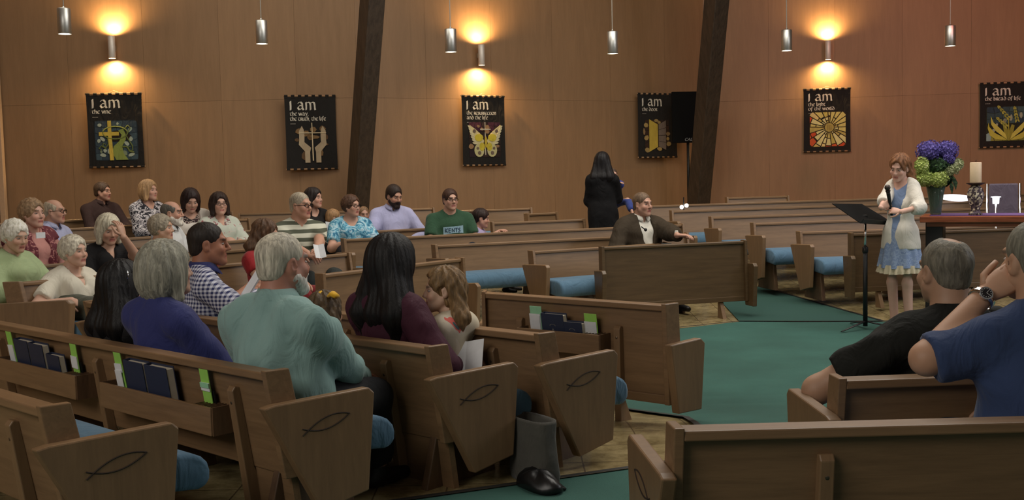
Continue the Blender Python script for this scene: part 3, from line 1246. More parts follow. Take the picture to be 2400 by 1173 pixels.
def text(body, name, size, mat, parent, loc, rot=(math.pi / 2, 0, 0), shear=0.0, depth=.001):
    cu = bpy.data.curves.new(name, 'FONT')
    cu.body = body
    cu.size = size
    cu.shear = shear
    cu.extrude = depth
    o = bpy.data.objects.new(name, cu)
    C.objects.link(o)
    dg = bpy.context.evaluated_depsgraph_get()
    me = bpy.data.meshes.new_from_object(o.evaluated_get(dg))
    bpy.data.objects.remove(o)
    me.materials.clear()
    me.materials.append(mat)
    o = bpy.data.objects.new(name, me)
    C.objects.link(o)
    o.parent = parent
    o.location = loc
    o.rotation_euler = rot
    return o


text('CALVIN', 'lettering', .078, plain('pale_lettering', (170, 172, 172), .6), t, (-.125, -.03, zb + .035), shear=.3)

# ------------------------------------------------------------------ wall banners
def arc(cx, cy, rx, ry, a0, a1, n=14):
    return [(cx + rx * math.cos(math.radians(a0 + (a1 - a0) * i / n)), cy + ry * math.sin(math.radians(a0 + (a1 - a0) * i / n))) for i in range(n + 1)]


E_ = arc(.42, .5, .36, .5, 52, 308)
GLY = {
    'I': (.45, [[(.12, 1.12), (.14, .5), (.12, 0)]]),
    'a': (.92, [[(.14, .84), (.26, 1.0), (.46, 1.0), (.6, .8), (.62, .2), (.74, .0)], [(.62, .56), (.34, .58), (.1, .32), (.26, .02), (.62, .24)]]),
    'm': (1.28, [[(.1, 1), (.12, .5), (.1, 0)], [(.12, .78), (.32, 1.0), (.52, .92), (.58, .65), (.58, 0)], [(.58, .78), (.78, 1.0), (.98, .92), (1.04, .65), (1.06, .1), (1.12, 0)]]),
    't': (.66, [[(.34, .98), (.14, .6), (.2, .1), (.44, 0), (.56, .08)], [(.0, .94), (.58, .98)]]),
    'h': (.76, [[(.1, 1.4), (.12, .6), (.1, 0)], [(.12, .6), (.34, .95), (.56, .82), (.58, .4), (.5, 0)]]),
    'e': (.74, [E_, [(.1, .52), (.56, .58)]]),
    'v': (.7, [[(.02, 1), (.2, .5), (.34, 0)], [(.34, 0), (.52, .5), (.6, 1)]]),
    'i': (.32, [[(.1, 1), (.12, .5), (.12, 0)]]),
    'n': (.78, [[(.1, 1), (.12, .5), (.1, 0)], [(.12, .75), (.34, 1.0), (.56, .86), (.58, .4), (.6, 0)]]),
    'w': (1.08, [[(.02, 1), (.16, .5), (.28, 0)], [(.28, 0), (.4, .5), (.5, 1)], [(.5, 1), (.62, .5), (.74, 0)], [(.74, 0), (.88, .5), (.98, 1)]]),
    'y': (.7, [[(.02, 1), (.2, .6), (.34, .2)], [(.6, 1), (.42, .3), (.14, -.4)]]),
    'r': (.62, [[(.1, 1), (.12, .5), (.1, 0)], [(.12, .95), (.4, 1), (.5, .76), (.3, .52), (.14, .5)], [(.3, .5), (.56, 0)]]),
    'u': (.78, [[(.1, 1), (.1, .35), (.24, .02), (.46, .06), (.58, .34)], [(.58, 1), (.58, .3), (.66, 0)]]),
    's': (.6, [[(.5, .88), (.32, 1), (.12, .84), (.2, .6), (.42, .42), (.5, .2), (.32, 0), (.06, .1)]]),
    'c': (.68, [E_]),
    'o': (.86, [arc(.42, .5, .34, .5, 0, 360, 18)]),
    'd': (.82, [arc(.38, .42, .3, .42, 0, 360, 16), [(.66, .6), (.5, 1.05), (.12, 1.3)]]),
    'b': (.74, [[(.1, 1.4), (.12, .6), (.1, .04)], [(.12, .86), (.42, .92), (.58, .46), (.42, .02), (.1, .06)]]),
    'l': (.42, [[(.1, 1.4), (.12, .3), (.2, .04), (.36, .04)]]),
    'f': (.62, [[(.58, 1.28), (.4, 1.4), (.24, 1.2), (.22, .4), (.18, -.3)], [(.02, .88), (.52, .94)]]),
    'g': (.74, [arc(.34, .66, .28, .34, 0, 360, 14), [(.6, .98), (.6, .2), (.5, -.3), (.24, -.42), (.04, -.28)]]),
    ',': (.3, [[(.14, .1), (.04, -.25)]]), ' ': (.42, []),
}


def write(mb, s, x, z, h, nib, y, wx=1.0):
    nv = (math.cos(.55) * nib / 2, math.sin(.55) * nib / 2)
    pv = (-math.sin(.55) * nib * .18, math.cos(.55) * nib * .18)
    for ch in s:
        adv, strokes = GLY[ch]
        for st in strokes:
            pts = [(x + a * h * wx, z + b * h) for a, b in st]
            for w in (nv, pv):
                vs = []
                for a, b in pts:
                    vs += [(a - w[0], y, b - w[1]), (a + w[0], y, b + w[1])]
                mb.add(vs, [(2 * i, 2 * i + 1, 2 * i + 3, 2 * i + 2) for i in range(len(pts) - 1)])
        x += adv * h * wx
    return x


BLK = cloth('black_banner_cloth', (36, 34, 32), .9, 200)
LET = cloth('cream_felt_letters', (226, 220, 204), .8, 200)
ROD = plain('pale_wood_rod', (178, 142, 106), .6)
BC = {}


def felt(rgb):
    return cloth('felt_%d_%d_%d' % rgb, rgb, .85, 220, .16)


BW, BH = .86, 1.21


def banner(px, Y, wid, turn, lab, lines, art, tw=1.0):
    p = spot(px[0], px[1], Y)
    t = thing('banner', lab, 'banner', p, rz=turn, group='black felt I am banners along the wall')
    k = wid / BW
    t.scale = (k, 1, 1)
    m = MB()
    nx, nz = 8, 10
    for side in (0, 1):
        for j in range(nz + 1):
            for i in range(nx + 1):
                u, v = i / nx, j / nz
                m.v.append(((u - .5) * BW * (1 - .012 * math.sin(math.pi * v)), side * .006 + .004 * math.sin(3 * u * math.pi + v * 2) - .003, -.035 - v * (BH - .07)))
    w = nx + 1
    o2 = (nx + 1) * (nz + 1)
    for j in range(nz):
        for i in range(nx):
            a = j * w + i
            m.f += [(a, a + 1, a + w + 1, a + w), (o2 + a, o2 + a + w, o2 + a + w + 1, o2 + a + 1)]
            m.m += [0, 0]
    for j in range(nz):
        for i in (0, nx):
            a = j * w + i
            m.f.append((a, a + w, o2 + a + w, o2 + a))
            m.m.append(0)
    for i in range(nx):
        for j in (0, nz):
            a = j * w + i
            m.f.append((a, a + 1, o2 + a + 1, o2 + a))
            m.m.append(0)
    m.build('cloth_panel', BLK, t)
    for z in (-.018, -BH + .018):
        m = MB()
        m.tube([(-BW / 2 - .012, 0, z), (BW / 2 + .012, 0, z)], .011, 8)
        m.build('rod', ROD, t, True)
        for i in range(8):
            x = (i / 7 - .5) * (BW - .055)
            m = MB()
            m.tube([(x - .029, 0, z), (x + .029, 0, z)], .017, 8)
            zz = z + (-.02 if z > -.5 else .02)
            m.box((x, -.002, zz), (.058, .012, .03))
            m.build('hanging_loop', BLK, t)
    m = MB()
    m.tube([(-.10, 0, -.012), (0, .02, .032), (.10, 0, -.012)], .003, 5)
    m.build('hanging_cord', ROD, t)
    m = MB()
    write(m, 'I', -.345, -.245, .125, .034, -.012)
    write(m, 'am', -.225, -.245, .125, .031, -.012, 1.22)
    z = -.335
    for ln, h in lines:
        write(m, ln, -.345, z, h * .84, h * .23, -.012, 1.2 if len(ln) < 17 else 1.12)
        z -= h * 1.42
    z -= -.028
    for i in range(5):
        m.box((-.335 + i * .018, -.011, z), (.012, .002, .006))
    m.build('lettering', LET, t)['kind'] = 'stuff'
    art(t)
    return t


def piece(t, poly, rgb, y=-.010, name='mosaic_piece', th=.005):
    if len(poly) < 3:
        return
    m = MB()
    m.prism(poly, y, y - th, lambda u, v, a: (u, a, v))
    return m.build(name, felt(rgb), t)


def rbox(x0, x1, z0, z1, r=.06):
    return ([(x1 - r + a, z1 - r + b) for a, b in arc(0, 0, r, r, 0, 90, 4)] + [(x0 + r + a, z1 - r + b) for a, b in arc(0, 0, r, r, 90, 180, 4)] +
            [(x0 + r + a, z0 + r + b) for a, b in arc(0, 0, r, r, 180, 270, 4)] + [(x1 - r + a, z0 + r + b) for a, b in arc(0, 0, r, r, 270, 360, 4)])


def blob(cx, cz, rx, rz_, rnd, n=7, rot=0.0):
    out = []
    for i in range(n):
        a = 2 * math.pi * i / n
        q = rnd.uniform(.82, 1.1)
        x, z = rx * q * math.cos(a), rz_ * q * math.sin(a)
        out.append((cx + x * math.cos(rot) - z * math.sin(rot), cz + x * math.sin(rot) + z * math.cos(rot)))
    return out


def shrink(poly, d):
    cx = sum(p[0] for p in poly) / len(poly)
    cz = sum(p[1] for p in poly) / len(poly)
    return [(x + (cx - x) * d, z + (cz - z) * d) for x, z in poly]


def tiles(t, x0, x1, z0, z1, nx, nz, cols, rnd, keep=lambda x, z: True, y=-.007):
    g = [[(x0 + (x1 - x0) * i / nx + (rnd.uniform(-.2, .2) * (x1 - x0) / nx if 0 < i < nx else 0), z0 + (z1 - z0) * j / nz + (rnd.uniform(-.25, .25) * (z1 - z0) / nz if 0 < j < nz else 0)) for i in range(nx + 1)] for j in range(nz + 1)]
    for j in range(nz):
        for i in range(nx):
            q = [g[j][i], g[j][i + 1], g[j + 1][i + 1], g[j + 1][i]]
            c = (sum(p[0] for p in q) / 4, sum(p[1] for p in q) / 4)
            if keep(*c):
                piece(t, shrink(q, .07), cols[rnd.randrange(len(cols))], y)


AX0, AX1, AZ0, AZ1 = -.325, .345, -1.09, -.445


def art_vine(t):
    r = random.Random(1)
    piece(t, rbox(AX0, AX1, AZ0, AZ1), (40, 50, 56), -.005, 'picture_ground', .002)
    tiles(t, AX0 + .01, AX1 - .01, AZ0 + .01, AZ1 - .01, 6, 6, [(58, 74, 82), (66, 84, 92), (52, 66, 76)], r)
    piece(t, blob(.04, -.70, .2, .1, r, 10), (44, 34, 28), -.012, 'picture_ground')
    for c, a, b, ro in (((-.235, -.52), .035, .03, 0), ((-.2, -.74), .05, .028, -.8), ((-.26, -.77), .03, .035, 0), ((-.23, -.94), .02, .03, 0), ((-.17, -.93), .03, .035, 0), ((-.10, -.94), .03, .05, 0),
                        ((-.2, -1.0), .055, .03, -.2), ((.23, -.60), .045, .03, .9), ((.24, -.75), .03, .045, 0), ((.17, -.82), .05, .03, -.7), ((.14, -.97), .05, .032, -.9), ((.24, -1.0), .06, .03, .3), ((.04, -.50), .02, .025, 0)):
        piece(t, blob(c[0], c[1], a, b, r, 7, ro), r.choice([(170, 180, 160), (150, 164, 148), (128, 140, 110)]), -.016)
    piece(t, [(.0, -1.08), (-.06, -.96), (-.03, -.86), (.06, -.78), (.10, -.68), (.05, -.61), (.12, -.58), (.16, -.66), (.16, -.76), (.10, -.86), (.12, -.98), (.19, -1.08)], (138, 150, 74), -.020, 'vine_trunk')
    m = MB()
    m.tube([(x, -.024, z) for x, z in arc(-.0, -.645, .19, .10, 0, 360, 28)], .012, 6)
    m.tube([(x, -.02, z) for x, z in [(.13, -.6), (.2, -.53), (.235, -.57), (.19, -.66), (.17, -.70), (.22, -.79), (.26, -.86), (.26, -.93), (.20, -.94), (.19, -.88), (.225, -.875)]], .010, 6)
    m.tube([(x, -.02, z) for x, z in [(-.12, -.72), (-.11, -.82), (-.15, -.88), (-.2, -.86), (-.19, -.81), (-.155, -.83)]], .010, 6)
    m.tube([(x, -.02, z) for x, z in [(-.15, -.9), (-.22, -.85), (-.26, -.89), (-.22, -.92)]], .010, 6)
    m.tube([(x, -.02, z) for x, z in [(.1, -.87), (.17, -.87), (.22, -.95), (.28, -.96)]], .014, 6)
    m.build('vine_tendril', felt((104, 116, 62)), t)
    piece(t, [(-.095, -1.085), (-.035, -1.085), (-.055, -.69), (.06, -.69), (.06, -.63), (-.055, -.63), (-.055, -.45), (-.11, -.45), (-.11, -.63), (-.25, -.63), (-.25, -.69), (-.11, -.69)], (206, 178, 74), -.027, 'cross')


def art_hands(t):
    r = random.Random(2)
    for c, a, b in (((-.2, -.58), .07, .05), ((-.24, -.72), .04, .03), ((.03, -.56), .06, .05), ((.19, -.55), .06, .05), ((.24, -.68), .05, .045), ((-.09, -.62), .06, .05), ((.05, -.68), .09, .03), ((-.12, -.98), .06, .07), ((.15, -.93), .05, .06), ((.24, -.80), .05, .02), ((-.02, -.68), .06, .05)):
        piece(t, blob(c[0], c[1], a, b, r, 7), r.choice([(112, 86, 56), (128, 100, 66), (98, 74, 50)]), -.008)
    for s in (-1, 1):
        q = [(.05, -1.09), (.135, -1.09), (.135, -.91), (.235, -.80), (.225, -.72), (.225, -.58), (.175, -.50), (.145, -.56), (.135, -.66), (.14, -.76), (.03, -.85), (.05, -.92)]
        piece(t, [(.02 + s * x, z) for x, z in q], (178, 160, 132), -.014, 'praying_hand')
    piece(t, [(.01, -1.06), (.03, -1.06), (.022, -.45), (.008, -.45)], (214, 196, 160), -.021, 'cross', .004)
    piece(t, [(-.21, -.605), (.25, -.605), (.25, -.62), (-.21, -.62)], (214, 196, 160), -.021, 'cross', .004)


def art_butterfly(t):
    r = random.Random(3)
    tiles(t, -.31, .33, -.62, -.46, 5, 2, [(80, 40, 54), (66, 36, 52), (58, 42, 40)], r)
    tiles(t, -.31, .33, -1.06, -.62, 5, 4, [(48, 36, 34), (54, 40, 36), (46, 34, 40)], r)
    for c, a, b in (((-.27, -.87), .055, .045), ((.26, -.87), .04, .03), ((-.12, -.53), .03, .025), ((.06, -.55), .05, .045), ((.05, -.62), .05, .04), ((-.05, -.58), .03, .03)):
        piece(t, blob(c[0], c[1], a, b, r, 7), (150, 118, 84), -.014)
    for s in (-1, 1):
        X = lambda x: .015 + s * x
        piece(t, [(X(x), z) for x, z in [(.03, -.78), (.10, -.66), (.20, -.58), (.31, -.51), (.325, -.56), (.30, -.66), (.26, -.76), (.18, -.84), (.06, -.86)]], (206, 196, 146), -.018, 'wing')
        for k in range(7):
            u = k / 6.0
            cx, cz = .315 - .10 * u, -.55 - .27 * u
            piece(t, blob(X(cx), cz, .052, .018, r, 8, s * (.75 - .5 * u)), (214, 206, 166), -.022, 'wing_feather')
        piece(t, [(X(a), b) for a, b in arc(.135, -.725, .085, .065, 0, 360, 12)], (202, 186, 62), -.026, 'wing_spot')
        piece(t, [(X(a), b) for a, b in arc(.13, -.94, .10, .115, 0, 360, 14)], (196, 190, 140), -.020, 'wing')
        piece(t, [(X(a), b) for a, b in arc(.075, -.88, .055, .07, 0, 360, 12)], (196, 180, 60), -.026, 'wing_spot')
        for a, b, q in ((.165, -.905, .024), (.13, -.985, .033), (.225, -.615, .032)):
            piece(t, [(X(x), z) for x, z in arc(a, b, q, q, 0, 360, 10)], (112, 96, 84), -.028, 'wing_spot')
    piece(t, arc(.015, -.80, .025, .10, 0, 360, 10), (190, 168, 62), -.032, 'butterfly_body')
    piece(t, [(.009, -1.02), (.021, -1.02), (.021, -.46), (.009, -.46)], (220, 214, 190), -.016, 'cross', .003)
    piece(t, [(-.09, -.575), (.12, -.575), (.12, -.59), (-.09, -.59)], (220, 214, 190), -.024, 'cross', .003)


def art_door(t):
    r = random.Random(4)
    tiles(t, -.29, .25, -1.02, -.50, 5, 5, [(58, 40, 30), (64, 44, 32), (52, 38, 32)], r)
    for c, a, b in (((-.27, -.60), .055, .045), ((-.31, -.72), .025, .07), ((-.26, -.83), .05, .05), ((-.24, -1.06), .06, .05), ((-.04, -.51), .05, .035), ((.02, -.545), .04, .03), ((.22, -.76), .05, .04), ((.215, -.85), .035, .04), ((.23, -.95), .055, .05), ((.03, -1.04), .06, .04)):
        piece(t, blob(c[0], c[1], a, b, r, 7), r.choice([(158, 134, 84), (142, 116, 78), (166, 140, 84)]), -.014)
    piece(t, [(-.20, -1.09), (-.01, -1.0), (-.01, -.585), (-.20, -.49)], (190, 164, 66), -.018, 'open_door')
    for k in range(4):
        a, b = k / 4.0, (k + 1) / 4.0 - .015
        zl = lambda q: -.585 - (1.0 - .585) * q
        zr = lambda q: -.51 - (1.065 - .51) * q
        piece(t, [(.01, zl(b)), (.17, zr(b)), (.17, zr(a)), (.01, zl(a))], (116, 102, 92), -.018, 'door_plank')


def art_sun(t):
    r = random.Random(5)
    piece(t, rbox(AX0, AX1, AZ0 - .02, AZ1 - .005, .06), (60, 46, 30), -.004, 'picture_ground', .002)
    cx, cz = .04, -.745
    x0, x1, z0, z1 = AX0 + .008, AX1 - .008, AZ0 - .012, AZ1 - .013
    n = 22
    angs = [2 * math.pi * i / n + r.uniform(-.06, .06) for i in range(n)]
    for i in range(n):
        a0, a1 = angs[i], angs[(i + 1) % n] + (2 * math.pi if i == n - 1 else 0)
        radii = [.088] + sorted(r.uniform(.12, .40) for _ in range(r.choice((1, 2, 2)))) + [.62]
        for ra, rb in zip(radii[:-1], radii[1:]):
            if rb - ra < .03:
                continue
            g = .009
            q = [(cx + rad * math.cos(a) , cz + rad * math.sin(a)) for rad, a in ((ra + g, a0 + g / (ra + .02)), (rb - g, a0 + g / rb), (rb - g, a1 - g / rb), (ra + g, a1 - g / (ra + .02)))]
            q = clip_poly(q, x0, x1, 0)
            q = clip_poly(q, z0, z1, 1) if q else q
            # cut the four corners round
            for sx, sz in ((1, 1), (-1, 1), (-1, -1), (1, -1)):
                if not q:
                    break
                px_, pz_ = (x1 if sx > 0 else x0), (z1 if sz > 0 else z0)
                h = [((u * sx + v * sz), (u * sz - v * sx)) for u, v in q]
                lim = px_ * sx + pz_ * sz - .045
                h = clip_poly(h, -9, lim, 0)
                q = [((u * sx - v * -sz) / 2.0 if False else (u * sx + v * sz) / 2.0, (u * sz - v * sx) / 2.0) for u, v in h] if h else []
            if len(q) >= 3:
                far = ra > .25
                col = r.choice([(206, 92, 50), (216, 186, 104), (208, 156, 88), (200, 80, 44), (206, 92, 50), (222, 202, 132)] if far else [(196, 180, 92), (214, 200, 116), (222, 214, 146), (186, 168, 92)])
                piece(t, q, col, -.009)
    piece(t, arc(cx, cz, .084, .084, 0, 360, 22), (176, 158, 84), -.013, 'sun_disc')
    for dx in (-.028, .0, .028):
        piece(t, [(cx + dx - .007, cz - .045), (cx + dx + .007, cz - .045), (cx + dx + .007, cz + .045), (cx + dx - .007, cz + .045)], (140, 122, 66), -.019, 'sun_bar', .002)


def art_bread(t):
    r = random.Random(6)
    piece(t, rbox(AX0, AX1, AZ0, AZ1), (44, 46, 36), -.004, 'picture_ground', .002)
    tiles(t, AX0 + .01, AX1 - .01, -.76, AZ1 - .01, 5, 3, [(58, 78, 82), (50, 66, 78), (70, 92, 94)], r)
    tiles(t, AX0 + .01, AX1 - .01, AZ0 + .01, AZ0 + .09, 5, 1, [(150, 148, 70), (132, 136, 62)], r)
    piece(t, [(-.32, -1.08), (-.25, -1.08), (-.24, -1.0), (-.28, -.93), (-.32, -.95)], (146, 172, 170), -.014)
    for c, ro in (((-.01, -.72), 1.4), ((.10, -.66), 1.55), ((-.16, -.80), .75), ((-.20, -.89), .7), ((.27, -.62), 1.6), ((-.01, -.73), 1.2)):
        piece(t, blob(c[0], c[1], .06, .028, r, 8, ro), (160, 166, 142), -.014)
    for s in (-1, 1):
        X = lambda x: .06 + s * x
        piece(t, [(X(x), z) for x, z in [(.02, -1.07), (.12, -1.0), (.24, -.93), (.33, -.82), (.345, -.74), (.36, -.84), (.32, -.98), (.22, -1.05)]], (196, 190, 78), -.02, 'leaf')
        piece(t, [(X(x), z) for x, z in [(.02, -1.06), (.06, -.95), (.15, -.85), (.26, -.74), (.31, -.62), (.30, -.78), (.22, -.90), (.10, -1.0)]], (206, 200, 92), -.024, 'leaf')
        piece(t, [(X(x), z) for x, z in [(.005, -1.07), (.01, -.9), (.05, -.78), (.10, -.80), (.08, -.92), (.03, -1.02)]], (150, 146, 58), -.018, 'leaf')
    for (bx, bz), ang, ln in (((.05, -.66), 2.25, .26), ((.02, -.82), 2.35, .22), ((.20, -.72), 1.75, .24)):
        d = (math.cos(ang), math.sin(ang))
        for k in range(5):
            u = k / 4.0
            for s in (-1, 1):
                piece(t, blob(bx + d[0] * ln * u - d[1] * .022 * s * (1 - u * .6), bz + d[1] * ln * u + d[0] * .022 * s * (1 - u * .6), .036, .017, r, 6, ang - s * .35), (178, 176, 80) if (k + s) % 2 else (150, 154, 70), -.028, 'wheat_grain')
    piece(t, [(.05, -1.08), (.075, -1.08), (.06, -.66), (.045, -.66)], (160, 156, 62), -.026, 'wheat_stem')


banner((266, 217), 17.28, .87, .08, 'black banner reading I am the vine, leftmost on the wall', [('the vine', .058)], art_vine)
banner((726, 222), 17.27, .81, .22, 'black banner reading I am the way, with two pale hands', [('the way,', .056), ('the truth, the life', .056)], art_hands)
banner((1132, 223), 18.35, .84, .55, 'black banner reading I am the resurrection and the life, yellow butterfly', [('the resurrection', .056), ('and the life', .056)], art_butterfly)
banner((1540, 218), 20.0, .90, .52, 'black banner reading I am the door, partly behind the dark screen', [('the door', .058)], art_door)
banner((1938, 206), 20.26, .86, -.15, 'black banner reading I am the light of the world, orange sunburst', [('the light', .058), ('of the world', .058)], art_sun)
banner((2356, 192), 19.78, .88, -.15, 'black banner reading I am the bread of life, cut by the right edge', [('the bread of life', .060)], art_bread)

# ------------------------------------------------------------------ people: smooth solid figures meshed with surface nets
def axis(lo, hi, h, fine=()):
    out = [lo]
    while out[-1] < hi:
        p = out[-1]
        s = h
        for a, b, hf in fine:
            if a - 1e-6 <= p + s * .5 <= b + hf or a <= p <= b:
                s = min(s, hf)
        out.append(p + s)
    return np.array(out, np.float32)


def smin(a, b, k):
    h = np.clip(.5 + .5 * (b - a) / k, 0, 1)
    return b + (a - b) * h - k * h * (1 - h)


class Field:
    def __init__(self, xs, ys, zs):
        self.ax = (xs, ys, zs)
        self.F = np.full((len(xs), len(ys), len(zs)), .25, np.float32)

    def window(self, lo, hi):
        sl = []
        for a, l, h in zip(self.ax, lo, hi):
            i, j = int(np.searchsorted(a, l)), int(np.searchsorted(a, h))
            if j - i < 1:
                return None
            sl.append(slice(i, j))
        g = (self.ax[0][sl[0]][:, None, None], self.ax[1][sl[1]][None, :, None], self.ax[2][sl[2]][None, None, :])
        return tuple(sl), g

    def add(self, pr, k=.02):
        fn, lo, hi = pr
        w = self.window([q - k - .04 for q in lo], [q + k + .04 for q in hi])
        if w is None:
            return
        sl, g = w
        self.F[sl] = smin(self.F[sl], fn(*g).astype(np.float32), k)

    def sub(self, pr, k=.01):
        fn, lo, hi = pr
        w = self.window([q - k - .02 for q in lo], [q + k + .02 for q in hi])
        if w is None:
            return
        sl, g = w
        self.F[sl] = -smin(-self.F[sl], fn(*g).astype(np.float32), k)

    def cut(self, fn):
        g = (self.ax[0][:, None, None], self.ax[1][None, :, None], self.ax[2][None, None, :])
        self.F = np.maximum(self.F, fn(*g).astype(np.float32))

    def ripple(self, amp, seed, freq=38.0):
        if amp <= 0:
            return
        r = np.random.RandomState(seed)
        x, y, z = (self.ax[0][:, None, None], self.ax[1][None, :, None], self.ax[2][None, None, :])
        n = 0
        for i in range(5):
            d = r.normal(size=3)
            d /= np.linalg.norm(d)
            f = freq * r.uniform(.5, 1.3)
            n = n + np.sin((d[0] * x + d[1] * y + d[2] * z) * f + r.uniform(0, 6) + 1.2 * np.sin((d[1] * x - d[0] * y + d[2] * z) * f * .4))
        self.F = self.F + (amp * .45 * n).astype(np.float32)

    def net(self):
        F = self.F
        S_ = F < 0
        nx, ny, nz = F.shape
        c = [S_[i:nx - 1 + i, j:ny - 1 + j, k:nz - 1 + k] for i in (0, 1) for j in (0, 1) for k in (0, 1)]
        cnt = sum(q.astype(np.int8) for q in c)
        act = (cnt > 0) & (cnt < 8)
        idx = np.full(act.shape, -1, np.int64)
        I, J, K = np.nonzero(act)
        idx[I, J, K] = np.arange(len(I))
        P = np.zeros((len(I), 3))
        N = np.zeros(len(I))
        corners = [(i, j, k) for i in (0, 1) for j in (0, 1) for k in (0, 1)]
        A = self.ax
        for a in range(8):
            for b in range(a + 1, 8):
                ca, cb = corners[a], corners[b]
                if sum(abs(p - q) for p, q in zip(ca, cb)) != 1:
                    continue
                fa = F[I + ca[0], J + ca[1], K + ca[2]]
                fb = F[I + cb[0], J + cb[1], K + cb[2]]
                m = (fa < 0) != (fb < 0)
                if not m.any():
                    continue
                t = (fa[m] / (fa[m] - fb[m]))[:, None]
                pa = np.stack([A[0][I[m] + ca[0]], A[1][J[m] + ca[1]], A[2][K[m] + ca[2]]], 1)
                pb = np.stack([A[0][I[m] + cb[0]], A[1][J[m] + cb[1]], A[2][K[m] + cb[2]]], 1)
                P[m] += pa + (pb - pa) * t
                N[m] += 1
        P /= np.maximum(N, 1)[:, None]
        quads = []
        for ax in range(3):
            sa = [slice(None)] * 3
            sb = [slice(None)] * 3
            sa[ax], sb[ax] = slice(0, -1), slice(1, None)
            a, b = S_[tuple(sa)], S_[tuple(sb)]
            e = a != b
            o1, o2 = [q for q in range(3) if q != ax]
            ii = list(np.nonzero(e))
            ok = (ii[o1] > 0) & (ii[o2] > 0) & (ii[o1] < F.shape[o1] - 1) & (ii[o2] < F.shape[o2] - 1)
            ii = [q[ok] for q in ii]
            if not len(ii[0]):
                continue
            inside = a[tuple(ii)]

            def cell(d1, d2):
                q = [w.copy() for w in ii]
                q[o1] = q[o1] - d1
                q[o2] = q[o2] - d2
                return idx[tuple(q)]
            q = np.stack([cell(1, 1), cell(0, 1), cell(0, 0), cell(1, 0)], 1)
            flip = inside if ax != 1 else ~inside
            q[~flip] = q[~flip][:, ::-1]
            quads.append(q)
        Q = np.concatenate(quads) if quads else np.zeros((0, 4), int)
        Q = Q[(Q >= 0).all(1)]
        # one light smoothing pass
        for _ in range(1):
            acc = np.zeros_like(P)
            n = np.zeros(len(P))
            for i in range(4):
                np.add.at(acc, Q[:, i], P[Q[:, (i + 1) % 4]])
                np.add.at(n, Q[:, i], 1)
            n = np.maximum(n, 1)
            P = P * .5 + acc / n[:, None] * .5
        return P, Q


V3 = lambda *a: np.array(a, float)


def rcone(a, b, ra, rb):
    a, b = np.array(a, float), np.array(b, float)
    ba = b - a
    L2 = max(1e-9, float(ba @ ba))
    r = max(ra, rb)

    def fn(x, y, z):
        px, py, pz = x - a[0], y - a[1], z - a[2]
        t = np.clip((px * ba[0] + py * ba[1] + pz * ba[2]) / L2, 0, 1)
        return np.sqrt((px - t * ba[0]) ** 2 + (py - t * ba[1]) ** 2 + (pz - t * ba[2]) ** 2) - (ra + (rb - ra) * t)
    return fn, np.minimum(a, b) - r, np.maximum(a, b) + r


def ell(c, r, R=None):
    c, r = np.array(c, float), np.array(r, float)

    def fn(x, y, z):
        px, py, pz = x - c[0], y - c[1], z - c[2]
        if R is not None:
            px, py, pz = (px * R[0][0] + py * R[1][0] + pz * R[2][0], px * R[0][1] + py * R[1][1] + pz * R[2][1], px * R[0][2] + py * R[1][2] + pz * R[2][2])
        k0 = np.sqrt((px / r[0]) ** 2 + (py / r[1]) ** 2 + (pz / r[2]) ** 2)
        k1 = np.sqrt((px / r[0] ** 2) ** 2 + (py / r[1] ** 2) ** 2 + (pz / r[2] ** 2) ** 2)
        return np.where(k1 < 1e-6, -r.min(), k0 * (k0 - 1) / np.maximum(k1, 1e-6))
    m = r.max() if R is not None else r
    return fn, c - m, c + m


def inter(pr, fn2):
    fn, lo, hi = pr
    return (lambda x, y, z: np.maximum(fn(x, y, z), fn2(x, y, z))), lo, hi


def half(p, n):
    p, n = np.array(p, float), np.array(n, float)
    n = n / np.linalg.norm(n)
    return lambda x, y, z: (x - p[0]) * n[0] + (y - p[1]) * n[1] + (z - p[2]) * n[2]


def np_mesh(name, P, Q, mat, parent, cols=None):
    me = bpy.data.meshes.new(name)
    me.vertices.add(len(P))
    me.vertices.foreach_set('co', np.asarray(P, np.float32).ravel())
    me.loops.add(len(Q) * 4)
    me.loops.foreach_set('vertex_index', np.asarray(Q, np.int32).ravel())
    me.polygons.add(len(Q))
    me.polygons.foreach_set('loop_start', np.arange(0, len(Q) * 4, 4, dtype=np.int32))
    me.polygons.foreach_set('loop_total', np.full(len(Q), 4, np.int32))
    me.polygons.foreach_set('use_smooth', np.ones(len(Q), bool))
    me.materials.append(mat)
    if cols is not None:
        at = me.color_attributes.new('Col', 'FLOAT_COLOR', 'POINT')
        at.data.foreach_set('color', np.asarray(cols, np.float32).ravel())
    me.update()
    me.validate()
    o = bpy.data.objects.new(name, me)
    C.objects.link(o)
    o.parent = parent
    return o


def Rz(a):
    c, s = math.cos(a), math.sin(a)
    return np.array([[c, -s, 0], [s, c, 0], [0, 0, 1.0]])


def Rx(a):
    c, s = math.cos(a), math.sin(a)
    return np.array([[1.0, 0, 0], [0, c, -s], [0, s, c]])


def Ry(a):
    c, s = math.cos(a), math.sin(a)
    return np.array([[c, 0, s], [0, 1.0, 0], [-s, 0, c]])


